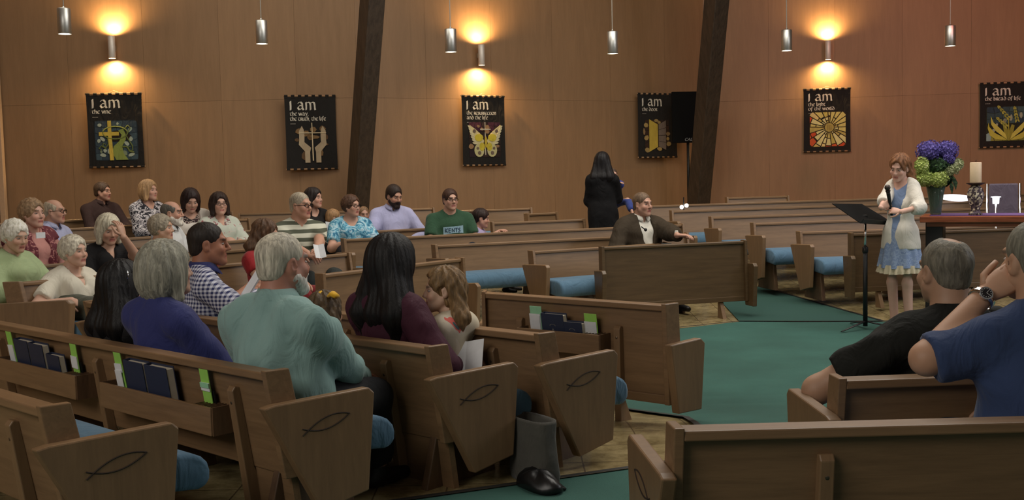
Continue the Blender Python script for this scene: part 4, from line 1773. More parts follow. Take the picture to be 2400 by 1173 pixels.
def head_prims(jaw=1.0, fem=False):
    j = jaw
    return [(ell((0, -.014, .036), (.073, .094, .080)), .0, 0), (ell((0, .026, -.040), (.057 * j, .062, .072)), .035, 0),
            (rcone((-.050 * j, .012, -.052), (-.014, .070, -.096), .022, .017), .03, 0), (rcone((.050 * j, .012, -.052), (.014, .070, -.096), .022, .017), .03, 0),
            (rcone((-.030, .083 - .003 * fem, .026), (.030, .083 - .003 * fem, .026), .009 if fem else .012, .009 if fem else .012), .02, 0),
            (ell((-.038, .064, -.028), (.024, .022, .022)), .025, 0), (ell((.038, .064, -.028), (.024, .022, .022)), .025, 0),
            (ell((-.031, .100, .006), (.017, .016, .012)), .012, 1), (ell((.031, .100, .006), (.017, .016, .012)), .012, 1),
            (rcone((0, .088 - .003 * fem, .012), (0, .110 - .006 * fem, -.026), .0085 - .0015 * fem, .0115 - .002 * fem), .010, 0), (ell((-.011 + .002 * fem, .098 - .004 * fem, -.032), (.009 - .0015 * fem, .010, .008)), .008, 0), (ell((.011 - .002 * fem, .098 - .004 * fem, -.032), (.009 - .0015 * fem, .010, .008)), .008, 0),
            (rcone((-.017, .084, -.058), (.017, .084, -.058), .0085, .0085), .010, 0), (rcone((-.014, .083, -.070), (.014, .083, -.070), .009, .009), .010, 0),
            (rcone((-.024, .094, -.0635), (.024, .094, -.0635), .0035, .0035), .004, 1),
            (ell((0, .076, -.096), (.017, .014, .013)), .02, 0),
            (ell((-.074, -.006, -.006), (.011, .021, .033), Rz(.35)), .010, 0), (ell((.074, -.006, -.006), (.011, .021, .033), Rz(-.35)), .010, 0),
            (ell((-.082, .000, -.002), (.006, .010, .018), Rz(.35)), .006, 1), (ell((.082, .000, -.002), (.006, .010, .018), Rz(-.35)), .006, 1)]


def hair_field(style, hs, res, L=.25, vol=1.0, seed=0):
    """hair solid in the head frame (unit head); returns mesh arrays"""
    low = {'short': -.10, 'bald': -.10, 'spot': -.10, 'crop': -.10, 'bob': -.17, 'curly': -.15, 'pony': -.20, 'long': -L - .12, 'wavy': -L - .12, 'swept': -L - .12, 'bun': -.12, 'beard': -.18, 'white': -.15}[style]
    e = .17 * max(1, vol)
    f = Field(axis(-e, e, res), axis(-.24, .16, res), axis(low, .17, res))
    face = ell((0, .118, -.012 if style == 'swept' else -.030), (.067, .080, .108))
    v = vol
    if style in ('short', 'crop'):
        g = .004 if style == 'crop' else .011
        f.add(ell((0, -.018, .040), (.074 + g, .094 + g, .081 + g * 1.2)), .01)
        f.add(ell((0, -.055, -.020), (.060 + g, .050 + g, .060)), .02)
        f.sub(ell((0, .112, -.028), (.071, .080, .106)), .012)
        for s in (-1, 1):
            f.sub(ell((s * .082, .006, -.020), (.022, .034, .040)), .006)
            f.sub(ell((s * .080, .050, -.075), (.05, .06, .06)), .010)
        f.cut(lambda x, y, z: -.058 - z + 0 * x + 0 * y)
    elif style == 'bald':
        f.add(ell((0, -.016, .035), (.0785, .0985, .084)), .01)
        f.add(ell((0, -.052, -.022), (.060, .050, .050)), .02)
        f.sub(ell((0, .045, .098), (.062, .118, .066)), .012)
        f.sub(ell((0, .110, -.030), (.085, .088, .13)), .01)
        for s in (-1, 1):
            f.sub(ell((s * .082, .006, -.020), (.022, .034, .040)), .006)
        f.cut(lambda x, y, z: -.062 - z + 0 * x + 0 * y)
    elif style == 'spot':
        f.add(ell((0, -.017, .037), (.0785, .0985, .084)), .01)
        f.add(ell((0, -.052, -.022), (.060, .050, .050)), .02)
        f.sub(ell((.012, -.035, .128), (.034, .044, .036)), .01)
        f.sub(ell((0, .110, -.020), (.085, .088, .13)), .01)
        for s in (-1, 1):
            f.sub(ell((s * .082, .006, -.020), (.022, .034, .040)), .006)
        f.cut(lambda x, y, z: -.060 - z + 0 * x + 0 * y)
    elif style == 'beard':
        f.add(ell((0, .030, -.050), (.062, .066, .070)), .01)
        f.add(rcone((-.054, .014, -.050), (-.016, .074, -.102), .026, .024), .02)
        f.add(rcone((.054, .014, -.050), (.016, .074, -.102), .026, .024), .02)
        f.add(ell((0, .076, -.104), (.030, .024, .024 * L * 4)), .02)
        f.add(rcone((-.020, .095, -.047), (.020, .095, -.047), .008, .008), .008)
        f.sub(ell((0, .09, .005), (.050, .08, .046)), .008)
        f.sub(rcone((-.013, .106, -.063), (.013, .106, -.063), .010, .010), .004)
        for s in (-1, 1):
            f.sub(ell((s * .055, .080, -.012), (.030, .06, .036)), .012)
        f.cut(lambda x, y, z: z + .012 - .0 * x - .3 * np.minimum(y, 0) + 0 * y)
        f.cut(lambda x, y, z: -.004 - y + 0 * x + 0 * z)
    else:
        g = .016 * v
        f.add(ell((0, -.018, .040), (.074 + g, .094 + g, .080 + g)), .01)
        if style in ('curly', 'white'):
            f.add(ell((0, -.030, .012), (.094 * v, .098 * v, .092 * v)), .03)
        elif style == 'bob':
            f.add(ell((0, -.030, -.020), (.096 * v, .092 * v, .112 * v)), .03)
            f.add(rcone((-.078, .010, .0), (-.074 * v, .020, -.095 * v), .026, .024), .02)
            f.add(rcone((.078, .010, .0), (.074 * v, .020, -.095 * v), .026, .024), .02)
        elif style == 'swept':
            f.add(ell((0, -.050, -.010), (.080 * v, .072 * v, .090 * v)), .03)
            for x0, x1 in ((-.045, -.070), (0, 0), (.045, .070)):
                f.add(rcone((x0, -.070, -.03), (x1 * v, -.080, -L * .62), .046, .046 * v), .03)
                f.add(rcone((x1 * v, -.080, -L * .62), (x1 * v * .9, -.076, -L), .046 * v, .018), .03)
            for s in (-1, 1):
                f.sub(ell((s * .086, .020, -.030), (.026, .040, .060)), .01)
        elif style in ('long', 'wavy'):
            f.add(ell((0, -.030, -.010), (.088 * v, .086 * v, .100 * v)), .03)
            for x0, x1 in ((-.055, -.085), (0, 0), (.055, .085)):
                f.add(rcone((x0, -.060, -.02), (x1 * v, -.085, -L * .62), .052, .056 * v), .03)
                f.add(rcone((x1 * v, -.085, -L * .62), (x1 * v * .9, -.082, -L), .056 * v, .022), .03)
            for s in (-1, 1):
                f.add(rcone((s * .076, .0, .01), (s * .086 * v, -.012, -L * .7), .022, .026 * v), .02)
        elif style == 'pony':
            f.add(ell((0, -.060, -.012), (.060, .060, .070)), .02)
            f.add(rcone((0, -.105, .045), (0, -.145, -.03), .030, .036), .02)
            f.add(rcone((0, -.145, -.03), (0, -.135, -.16), .036, .012), .02)
        f.sub(face, .014)
        if style in ('curly', 'white'):
            for s in (-1, 1):
                f.sub(ell((s * .092, .022, -.040), (.024, .036, .036)), .01)
            f.cut(lambda x, y, z: -.085 - z + .25 * y + 0 * x)
        if style == 'pony':
            for s in (-1, 1):
                f.sub(ell((s * .084, .010, -.020), (.026, .036, .045)), .008)
        f.sub(ell((0, .03, -.10), (.052, .085, .075)), .012)
    x, y, z = (f.ax[0][:, None, None], f.ax[1][None, :, None], f.ax[2][None, None, :])
    r = np.random.RandomState(seed)
    ph = r.uniform(0, 6, 6)
    th = np.arctan2(y + .02, x)
    if style in ('curly', 'white'):
        n = np.sin(x * 120 + ph[0] + 2 * np.sin(z * 60)) * np.sin(y * 110 + ph[1]) * np.sin(z * 115 + ph[2])
        f.F += (.0060 * n).astype(np.float32)
    elif style in ('wavy', 'swept'):
        n = np.sin(th * 9 + ph[0] + 2.0 * np.sin(z * 42 + ph[1])) + .6 * np.sin(th * 17 + z * 50 + ph[2])
        f.F += (.0048 * n).astype(np.float32)
    elif style in ('long', 'bob', 'pony'):
        n = np.sin(th * 13 + ph[0] + .8 * np.sin(z * 20 + ph[1])) + .7 * np.sin(th * 29 + ph[2] + z * 9)
        f.F += (.0026 * n).astype(np.float32)
    else:
        n = np.sin(th * 20 + z * 60 + ph[0]) * np.sin(z * 90 + ph[1] + x * 40)
        f.F += (.0015 * n).astype(np.float32)
    return f.net()


def hand_tubes(w, d, n, size, curl, side, spread=.12):
    """open or curled hand: w wrist, d pointing direction, n back-of-hand normal; side +1 right hand"""
    d = unit(d)
    n = np.array(n, float)
    n = unit(n - d * (n @ d))
    s = np.cross(d, n) * side        # towards the thumb side
    k = size / .18
    m = MB()
    rings = []
    for t, wd, th in ((-.02, .026, .020), (.015, .030, .019), (.045, .039, .017), (.075, .042, .0145), (.098, .040, .0115)):
        c = w + d * t * k
        rings.append([c + s * wd * k * math.cos(a) + n * th * k * math.sin(a) for a in [2 * math.pi * i / 12 for i in range(12)]])
    m.loft(rings)
    for i, (off, ln, r) in enumerate(((.030, .074, .0088), (.010, .082, .0092), (-.010, .076, .0088), (-.029, .060, .0078))):
        base = w + d * .086 * k + s * off * k
        dd = unit(d + s * spread * (off / .03))
        p = [base]
        ang = 0.0
        for j, q in enumerate((.45, .32, .25)):
            ang += curl * (.55, .85, .6)[j]
            dirv = dd * math.cos(ang) - n * math.sin(ang)
            p.append(p[-1] + dirv * ln * q * k)
        m.tube([base - dd * .02 * k] + p, [r * k, r * k * 1.05, r * k * 1.02, r * k * .95, r * k * .7], 8)
    base = w + d * .022 * k + s * .022 * k
    t1 = unit(d * .62 + s * .78 - n * .25 * (1 + curl))
    t2 = unit(d * .9 + s * .25 - n * .4 * curl)
    m.tube([base, base + t1 * .040 * k, base + t1 * .040 * k + t2 * .032 * k, base + t1 * .040 * k + t2 * .056 * k], [.0135 * k, .0115 * k, .010 * k, .0075 * k], 8)
    P, Q = [], []
    for f in m.f:
        if len(f) == 4:
            Q.append(f)
        else:
            for i in range(1, len(f) - 1, 2):
                Q.append((f[0], f[i], f[i + 1], f[min(i + 2, len(f) - 1)]))
    return np.array(m.v), np.array(Q)


SKIN = attr_mat('skin', .55, True)
EYE = attr_mat('eye', .15)
EYE_MESH = []


def eye_mesh():
    if not EYE_MESH:
        m = MB()
        m.ball((0, 0, 0), 1.0, 14, 10)
        me = m.mesh('eye', EYE, True)
        at = me.color_attributes.new('Col', 'FLOAT_COLOR', 'POINT')
        cs = []
        for v in me.vertices:
            a = v.co.normalized().y
            cs += [.02, .015, .012, 1] if a > .86 else ([.07, .05, .035, 1] if a > .66 else [.42, .38, .35, 1])
        at.data.foreach_set('color', cs)
        EYE_MESH.append(me)
    return EYE_MESH[0]


def ik(s, w, la, lb, hint):
    s, w, hint = np.array(s, float), np.array(w, float), np.array(hint, float)
    v = w - s
    L = np.linalg.norm(v)
    if L > (la + lb) * .995:
        w = s + v / L * (la + lb) * .995
        v = w - s
        L = np.linalg.norm(v)
    u = v / L
    a = (la * la - lb * lb + L * L) / (2 * L)
    h = math.sqrt(max(0, la * la - a * a))
    q = hint - u * (hint @ u)
    q = q / max(1e-6, np.linalg.norm(q))
    return s + u * a + q * h, w


def person(label, px, Z, az, head=None, hs=1.0, bs=None, pitch=0.0, tilt=0.0, fem=False, fat=1.0, skin=(205, 160, 134), hair=('short', (60, 45, 35)), beard=None,
           hairvol=1.0, hairlen=.25, stand=False, seat=None, arms=None, lean=.06, top=None, over=None, pants=(40, 42, 48), skirt=None, shoes=(24, 22, 22), glasses=False,
           jaw=1.0, sleeve='long', neck='crew', res=.014, hres=None, fold=.005, legs=True, hand_curl=.5, collar=None, seed=1, lift=0.0, zc=None, kneez=None, shoulder=1.0, group=None, feet=None, bust=None, hemz=None, cat='person', spread=.0, lips=(176, 96, 88), headfwd=None, thigh=None, offs=(0, 0), topname='shirt'):
    """px: photo position of the crown of the head, Z distance ahead of the camera"""
    hs0 = hs
    bs = bs or hs
    hres = hres or res * .55
    crown = spot(px[0], px[1], Z)
    rise = .125 * hs if hair[0] not in ('bald', None, 'crop') else .118 * hs
    hc_w = crown - np.array([0, 0, rise])
    yaw = -math.radians(az)
    R = Rz(yaw)
    floor = fz(hc_w[0], hc_w[1]) + lift
    fwd = lean if headfwd is None else headfwd
    root_xy = hc_w[:2] - (R @ np.array([0, fwd, 0]))[:2] + np.array(offs)
    floor = fz(*root_xy) + lift
    root = thing('person', label, cat, (root_xy[0], root_xy[1], floor), az=az, group=group)
    loc = lambda w: R.T @ (np.array(w, float) - np.array([root_xy[0], root_xy[1], floor]))
    Hc = loc(hc_w)
    hyaw = -math.radians((az if head is None else head) - az)
    HR = Rz(hyaw) @ Rx(-math.radians(pitch)) @ Ry(math.radians(tilt))
    toH = lambda P: (np.asarray(P) - Hc) @ HR / hs
    # skeleton
    seat_z = .46 if seat is None else seat
    zp = (seat_z + .10 * bs) if not stand else .53 * (Hc[2] + .11 * hs)
    NBASE = Hc + HR @ np.array([0, -.022, -.075]) * hs * 1.0 + np.array([0, -.018, -.062 * hs])
    SC = NBASE + np.array([0, -.012, -.045 * bs])
    SC[1] = min(SC[1], Hc[1] - .03)
    PV = np.array([0.0, 0.0, zp])
    tl = SC[2] - zp
    sw = (.178 if not fem else .158) * bs * shoulder
    hw = .095 * bs
    CH = PV + (SC - PV) * .62 + np.array([0, .012, 0])
    BL = PV + (SC - PV) * .28 + np.array([0, .015 * fat, 0])
    la, lb, hl = .285 * bs, .245 * bs, .178 * bs
    arms = arms or {}
    AR = {}
    for side, nm in ((1, 'r'), (-1, 'l')):
        sp = SC + np.array([side * sw, -.005, -.036 * bs])
        a = arms.get(nm)
        if a is None:
            w = np.array([side * .085, .30 * bs + (0 if not stand else -.2), zp + .10 * bs - (0 if not stand else .1)])
            hint, hd, hn = np.array([side * .9, -.7, -.5]), np.array([-side * .55, .6, -.2]), np.array([side * .2, .3, 1.0])
            curl = hand_curl
        else:
            w = np.array(a[0], float)
            if len(w) == 3 and w[2] > 50:      # given as photo position and distance: (px, py, 100+Y)
                w = loc(spot(w[0], w[1], w[2] - 100))
            hint = np.array(a[1], float)
            hd = np.array(a[2], float)
            hn = np.array(a[3], float)
            curl = a[4] if len(a) > 4 else hand_curl
        if a is not None and len(a) > 5:
            e = np.array(a[5], float)
            if e[2] > 50:
                e = loc(spot(e[0], e[1], e[2] - 100))
        else:
            e, w = ik(sp, w, la, lb, hint)
        AR[side] = (sp, e, w, hd, hn, curl)
    # legs
    LG = {}
    for side in (1, -1):
        hp = PV + np.array([side * hw, 0, -.01])
        if stand:
            kn = np.array([side * hw * .95, .015, zp * .52])
            an = np.array([side * hw * .9, -.02, .075])
        else:
            tlg = (.40 if thigh is None else thigh) * bs
            kz = zp - .02 if kneez is None else kneez
            kn = hp + np.array([side * (.03 + spread), tlg, 0])
            kn[2] = kz
            an = kn + np.array([-side * spread * .6, .03, 0])
            an[2] = .075
        if feet and side in feet:
            kn, an = [np.array(q, float) for q in feet[side]]
        LG[side] = (hp, kn, an)
    ft = fat

    def torso(o, belly=True):
        out = [(ell(PV + [0, 0, -.005], (.150 * bs * (1 + .35 * (ft - 1)) + o, .108 * bs * ft + o, .115 * bs + o)), .05),
               (ell(BL, (.135 * bs * ft + o, .100 * bs * ft + o, tl * .34 + o)), .06),
               (ell(CH, ((.150 if not fem else .132) * bs * (1 + .5 * (ft - 1)) + o, .104 * bs * (1 + .5 * (ft - 1)) + o, tl * .40 + o)), .05),
               (rcone(SC + [-sw * .78, -.005, -.028 * bs], SC + [sw * .78, -.005, -.028 * bs], .050 * bs + o, .050 * bs + o), .06),
               (rcone(SC + [-sw * .5, -.012, .0], NBASE + [-.02, -.01, .0], .044 * bs + o, .040 * bs + o), .05), (rcone(SC + [sw * .5, -.012, .0], NBASE + [.02, -.01, .0], .044 * bs + o, .040 * bs + o), .05)]
        b = (1.0 if bust is None else bust) if fem else 0
        if b:
            for s in (-1, 1):
                out.append((ell(PV + (SC - PV) * .66 + [s * .068 * bs, .085 * bs * ft, -.01], (.062 * bs * b + o, .052 * bs * b + o, .062 * bs * b + o)), .04))
        return out

    def armp(o, side, upto=2.0):
        sp, e, w, *_ = AR[side]
        q = 1 + .2 * (ft - 1) if ft > 1 else ft
        out = []
        p1 = rcone(sp, e, .051 * bs * q + o, .041 * bs * q + o)
        if upto < 1:
            c = sp + (e - sp) * upto
            p1 = inter(p1, half(c, e - sp))
        out.append((p1, .035))
        if upto > 1:
            c = e + (w - e) * (upto - 1)
            p2 = rcone(e, w, .042 * bs * q + o, .029 * bs + o * .8)
            if upto < 1.99:
                p2 = inter(p2, half(c, w - e))
            out.append((p2, .025))
        return out

    def legp(o, side, upto=2.0, wide=1.0):
        hp, kn, an = LG[side]
        q = .5 * (1 + ft) if ft > 1 else ft
        p1 = rcone(hp, kn, .082 * bs * q + o, .058 * bs * q * wide + o)
        p2 = rcone(kn, an, .056 * bs * wide + o, .040 * bs * wide + o)
        if upto < 1.99:
            p2 = inter(p2, half(kn + (an - kn) * (upto - 1), an - kn))
        return [(p1, .04), (p2, .03)]

    pts = [PV, SC, Hc] + [q for s in (1, -1) for q in AR[s][:3]] + ([q for s in (1, -1) for q in LG[s]] if legs else [])
    lo = np.min(pts, 0) - .17 * bs * max(1, ft)
    hi = np.max(pts, 0) + .17 * bs * max(1, ft)
    lo[2] = max(lo[2], 0.002)
    # ---- body
    hr = .125 * hs
    f = Field(axis(lo[0], hi[0], res, ((Hc[0] - hr, Hc[0] + hr, hres),)), axis(lo[1], hi[1], res, ((Hc[1] - hr, Hc[1] + hr, hres),)), axis(lo[2], Hc[2] + .14 * hs, res, ((Hc[2] - .13 * hs, Hc[2] + .13 * hs, hres),)))
    for p, k in torso(0):
        f.add(p, k)
    for s in (1, -1):
        for p, k in armp(0, s):
            f.add(p, k)
        if legs:
            for p, k in legp(0, s):
                f.add(p, k)
            an, kn = LG[s][2], LG[s][1]
            f.add(rcone(an + [0, -.03, -.03], an + [s * .015, .15 * bs, -.042], .036 * bs, .028 * bs), .03)
    w = f.window(Hc - .17 * hs, Hc + .17 * hs)
    sl, g = w
    X, Y, Zz = np.broadcast_arrays(*g)
    loc_p = toH(np.stack([X, Y, Zz], -1).reshape(-1, 3))
    x, y, z = loc_p.T
    D = np.full(len(x), .3)
    for (fn, _, _), k, sub in head_prims(jaw, fem):
        d = fn(x, y, z)
        if sub:
            D = -smin(-D, d, k)
        elif k == 0:
            D = d
        else:
            D = smin(D, d, k)
    D = (D * hs).reshape(X.shape).astype(np.float32)
    hd_lo, hd_hi = HR @ np.array([0, -.022, -.075]) * hs + Hc, NBASE
    nr = (.047 if fem else .056) * hs * (1 + .4 * max(0, ft - 1))
    f.add(rcone(Hc + HR @ np.array([0, -.024, -.035]) * hs, NBASE + [0, 0, -.03], nr, nr * 1.12), .03)
    f.F[sl] = smin(f.F[sl], D, .012)
    P, Q = f.net()
    pl = toH(P)
    n = len(P)
    base = np.array(lin(*skin))
    cols = np.tile(base, (n, 1))
    inhead = (np.abs(pl) < .16).all(1)
    lipc = np.array(lin(*lips))

    def paint(mask, c, a):
        cols[mask] = cols[mask] * (1 - a) + np.array(c) * a
    paint(inhead & (np.abs(pl[:, 0]) < .024) & (pl[:, 2] < -.050) & (pl[:, 2] > -.077) & (pl[:, 1] > .078), lipc, .75)
    paint(inhead & (np.abs(pl[:, 2] + .0635) < .0035) & (np.abs(pl[:, 0]) < .023) & (pl[:, 1] > .075), lipc * .35, .8)
    paint(inhead & (np.hypot(np.abs(pl[:, 0]) - .040, pl[:, 2] + .030) < .022) & (pl[:, 1] > .05), (base * np.array([1.02, .78, .74, 1])), .45)
    br = np.array(lin(*tuple(int(q * .75) for q in (hair[1] if hair[0] else (120, 110, 100)))))
    paint(inhead & (np.abs(pl[:, 2] - .027 + .10 * np.abs(np.abs(pl[:, 0]) - .032)) < .0058) & (np.abs(pl[:, 0]) > .012) & (np.abs(pl[:, 0]) < .050) & (pl[:, 1] > .062), br, .8)
    paint(inhead & (np.hypot((np.abs(pl[:, 0]) - .031) / 1.5, pl[:, 2] - .004) < .010) & (pl[:, 1] > .065), base * np.array([.72, .62, .6, 1]), .6)
    if shoes is not None and legs:
        paint(P[:, 2] < .105, np.array(lin(*shoes)), 1.0)
    cols[:, 3] = 1
    vs, qs, cs = [P], [Q], [cols]
    b = len(P)
    for s in (1, -1):
        sp, e, wv, hd, hn, curl = AR[s]
        HP, HQ = hand_tubes(wv, hd, hn, hl, curl, s)
        vs.append(HP)
        qs.append(HQ + b)
        cc = np.tile(base, (len(HP), 1))
        cc[:, 3] = 1
        cs.append(cc)
        b += len(HP)
    np_mesh('body', np.concatenate(vs), np.concatenate(qs), SKIN, root, np.concatenate(cs))
    # ---- eyes
    for s in (-1, 1):
        o = bpy.data.objects.new('eye', eye_mesh())
        C.objects.link(o)
        o.parent = root
        M = Matrix.Identity(4)
        for i in range(3):
            for j in range(3):
                M[i][j] = HR[i][j] * (.0115, .0100, .0056)[j] * hs
        c = Hc + HR @ np.array([s * .031, .0765, .004]) * hs
        M[0][3], M[1][3], M[2][3] = c
        o.matrix_local = M
    # ---- hair and beard
    for st, nm in ((hair, 'hair'), (beard, 'beard')):
        if st and st[0]:
            hp_, hq_ = hair_field('beard' if nm == 'beard' else st[0], hs, max(.0048, hres / hs * .9), hairlen / hs if nm == 'hair' else (st[0] if not isinstance(st[0], str) else .25), hairvol, seed)
            if len(hp_):
                np_mesh(nm, (hp_ * hs) @ HR.T + Hc, hq_, hair_mat(st[1]), root)
    # ---- clothes
    up = {'long': 1.94, 'threequarter': 1.4, 'short': .72, 'half': .9, 'cap': .38, 'none': .16}

    def garment(name, mat, o, sl_, nk, amp, open_front=0.0, hem=None, sd=0, extra=None):
        lo2, hi2 = lo - .02, hi + .02
        hz = (zp - .10 * bs) if hem is None else hem
        f = Field(axis(lo2[0], hi2[0], res), axis(lo2[1], hi2[1], res), axis(max(hz - .03, lo2[2]), Hc[2] + .02, res))
        for p, k in torso(o):
            f.add(p, k)
        if hem is not None and stand:
            f.add(ell(PV + [0, 0, -.05], (.145 * bs * ft + o, .115 * bs * ft + o, .2)), .06)
            f.add(rcone(PV + [-.06, 0, hem - zp], PV + [-.05, 0, .05], .11 * bs + o, .10 * bs + o), .05)
            f.add(rcone(PV + [.06, 0, hem - zp], PV + [.05, 0, .05], .11 * bs + o, .10 * bs + o), .05)
        if open_front:
            wd = open_front
            f.cut(lambda x, y, z: np.where((y > SC[1] + .035) & (y < SC[1] + .185 * max(1, ft)), np.minimum(wd * np.clip((z - hz) / (SC[2] - hz) * 1.15 - .05, .12, 1) - np.abs(x), .05), -.1) + 0 * z)
        for s in (1, -1):
            for p, k in armp(o + .004, s, up[sl_]):
                f.add(p, k)
        if extra:
            for p, k in extra:
                f.add(p, k)
        if amp:
            f.ripple(amp, seed + sd)
        nb = NBASE + [0, .012, .018]
        if nk == 'crew':
            f.sub(rcone(nb, nb + [0, .0, .12], .066 * hs, .09 * hs), .01)
        elif nk == 'scoop':
            f.sub(rcone(nb + [0, .02, -.01], nb + [0, .03, .12], .082 * hs, .11 * hs), .01)
            f.sub(ell(nb + [0, .085, -.045], (.06 * hs, .06, .06)), .01)
        elif nk == 'v':
            f.sub(rcone(nb, nb + [0, .0, .12], .068 * hs, .09 * hs), .01)
            for q in np.linspace(0, 1, 5):
                f.sub(ell(nb + [0, .055 + .055 * q, -.01 - .105 * q], (.052 * hs * (1 - q) + .008, .07, .03)), .006)
        elif nk == 'collar':
            f.sub(rcone(nb + [0, 0, .006], nb + [0, .0, .12], .060 * hs, .085 * hs), .008)
            for q in np.linspace(0, 1, 4):
                f.sub(ell(nb + [0, .065 + .03 * q, -.0 - .055 * q], (.024 * (1 - q) + .006, .05, .02)), .005)
        f.cut(lambda x, y, z: hz - z + 0 * x + 0 * y)
        if not stand and hem is None:
            pass
        Pg, Qg = f.net()
        return np_mesh(name, Pg, Qg, mat, root)
    th = max(.012, res * .9) + fold * 1.1
    if top is not None:
        garment(topname, top, th, sleeve, neck, fold, hem=hemz, sd=3)
    if over is not None:
        mat, nm, sl2, opn = over[:4]
        garment(nm, mat, th + .010 + fold * 1.8, sl2, over[4] if len(over) > 4 else 'v', fold, opn, hem=over[5] if len(over) > 5 else None, sd=9)
    if collar is not None:
        m = MB()
        rings = []
        for r, dz, dy in ((.070, -.012, 0), (.064, .036, -.004), (.070, .040, -.004), (.092, -.002, 0), (.088, -.008, 0)):
            ring = []
            for k in range(23):
                a = math.radians(105 + 330 * k / 22.0)
                ring.append(NBASE + np.array([r * hs * math.cos(a) * 1.02, .010 + dy + r * hs * math.sin(a) * 1.05, .008 + dz * hs + (-.035 * max(0, math.sin(a)) ** 2)]))
            rings.append(ring)
        m.loft(rings, closed=False, caps=False)
        m.build('collar', collar, root, True)
    if legs and pants is not None:
        pm = cloth('trouser_%d_%d_%d' % pants, pants) if isinstance(pants, tuple) else pants
        f = Field(axis(lo[0], hi[0], res), axis(lo[1], hi[1], res), axis(lo[2], zp + .14 * bs, res))
        f.add(ell(PV + [0, 0, -.005], (.152 * bs * (1 + .35 * (ft - 1)) + th * .6, .108 * bs * ft + th * .6, .115 * bs + th * .6)), .05)
        for s in (1, -1):
            for p, k in legp(th, s, 1.9, 1.08):
                f.add(p, k)
        f.ripple(fold * .8, seed + 5)
        f.cut(lambda x, y, z: z - (zp + .09 * bs) + 0 * x + 0 * y)
        Pg, Qg = f.net()
        np_mesh('trousers', Pg, Qg, pm, root)
    if glasses:
        m = MB()
        for s in (-1, 1):
            c = [(s * .032 + .025 * math.cos(a), .100 - .006 * abs(math.cos(a)) * (1 if math.cos(a) * s > 0 else 0), .002 + .0145 * math.sin(a)) for a in [2 * math.pi * k / 14 for k in range(15)]]
            m.tube(c, .0025, 5)
            m.tube([(s * .055, .095, .006), (s * .076, .05, .008), (s * .081, -.005, .004)], .0025, 5)
        m.tube([(-.009, .104, .005), (.009, .104, .005)], .0030, 5)
        m.v = [tuple(Hc + HR @ np.array(p) * hs) for p in m.v]
        m.build('eyeglasses', glasses if not isinstance(glasses, bool) else MATTE, root)
    root['_'] = 0
    del root['_']
    return dict(root=root, loc=loc, R=R, Hc=Hc, HR=HR, hs=hs, PV=PV, SC=SC, NB=NBASE, AR=AR, LG=LG, origin=np.array([root_xy[0], root_xy[1], floor]), bs=bs, zp=zp)


def W(pr, p):
    """person-local point to world"""
    return pr['R'] @ np.array(p, float) + pr['origin']

# ------------------------------------------------------------------ the congregation
N, MD, FR = .0115, .015, .0185
LAPN = None
TEAL = cloth('teal_shirt_cloth', (134, 166, 162), .85, 240, .08)
P = {}
P['teal'] = person('older man with white hair and beard in a teal button shirt, seen from behind', (661, 548), 4.3, 32, 46, hs=1.04, bs=1.12, fat=1.28, skin=(176, 124, 104),
                   hair=('crop', (184, 177, 160)), beard=('b', (206, 200, 190)), top=TEAL, sleeve='long', neck='crew', collar=TEAL, res=N, seat=.30, fold=.009, pants=(26, 27, 31), lean=.03, thigh=.34,
                   arms={'r': ((846, 893, 104.72), (1, -.4, -.3), (.5, .8, .1), (.2, -.2, 1), .3, (812, 868, 104.45))}, seed=3, jaw=1.1)
P['navy'] = person('woman with grey shoulder-length bob in a navy top, seen from behind', (391, 568), 4.85, 38, 58, hs=1.0, bs=1.04, fem=True, fat=1.25, hair=('bob', (138, 136, 122)), hairvol=1.32, skin=(196, 160, 138),
                   top=cloth('navy_jersey', (44, 50, 104), .8), sleeve='long', neck='scoop', res=N, seat=.30, fold=.004, lean=.0, thigh=.34, seed=5)
P['straight'] = person('girl with long straight black hair and a silver hair clip', (287, 612), 5.15, 34, 40, hs=.95, bs=.85, fem=True, hair=('long', (18, 16, 16)), hairvol=1.2, hairlen=.30, top=cloth('black_tee', (28, 26, 27)), sleeve='short', res=N, seat=.30, lean=.0, thigh=.34, seed=7)
P['gingham'] = person('dark-haired man in blue and white gingham shirt, face in profile', (487, 523), 5.95, 62, 80, hs=1.02, bs=1.03, fat=1.1, skin=(164, 112, 86), hair=('crop', (40, 33, 28)), top=gingham_mat('gingham_cloth', (208, 210, 224), (38, 44, 92), 46), sleeve='long', neck='crew',
                      collar=MATS['navy_jersey'], res=.013, seat=.30, lean=.02, thigh=.34, fold=.006, arms={'r': ((598, 684, 105.95), (.8, -.5, -.5), (.4, .8, .2), (.3, -.3, 1), .7)}, seed=9)
P['redshirt'] = person('person in a coral red shirt beyond the man in gingham, arm forward', (486, 545), 6.9, 75, 85, hs=.92, bs=.95, hair=('short', (48, 38, 30)), skin=(176, 128, 104), top=cloth('coral_red_cloth', (188, 62, 54)), sleeve='short', res=.015, seat=.30, lean=.0, thigh=.34,
                       arms={'r': ((585, 672, 106.75), (.7, -.4, -.6), (.5, .8, 0), (.2, -.2, 1), .6)}, seed=10)
P['maroon'] = person('woman with very long black hair in a maroon top, seen from behind', (922, 552), 4.95, 38, 45, hs=1.0, bs=1.03, fem=True, fat=1.12, hair=('long', (20, 17, 17)), hairvol=1.34, hairlen=.37, top=cloth('maroon_jersey', (66, 28, 44), .8), sleeve='long', neck='crew', res=N, seat=.30, lean=.0, thigh=.34,
                     arms={'r': ((1068, 858, 104.95), (.8, -.5, -.6), (.6, .8, .3), (.4, -.2, 1), .8)}, seed=11, skin=(190, 148, 124), pants=(24, 24, 27))
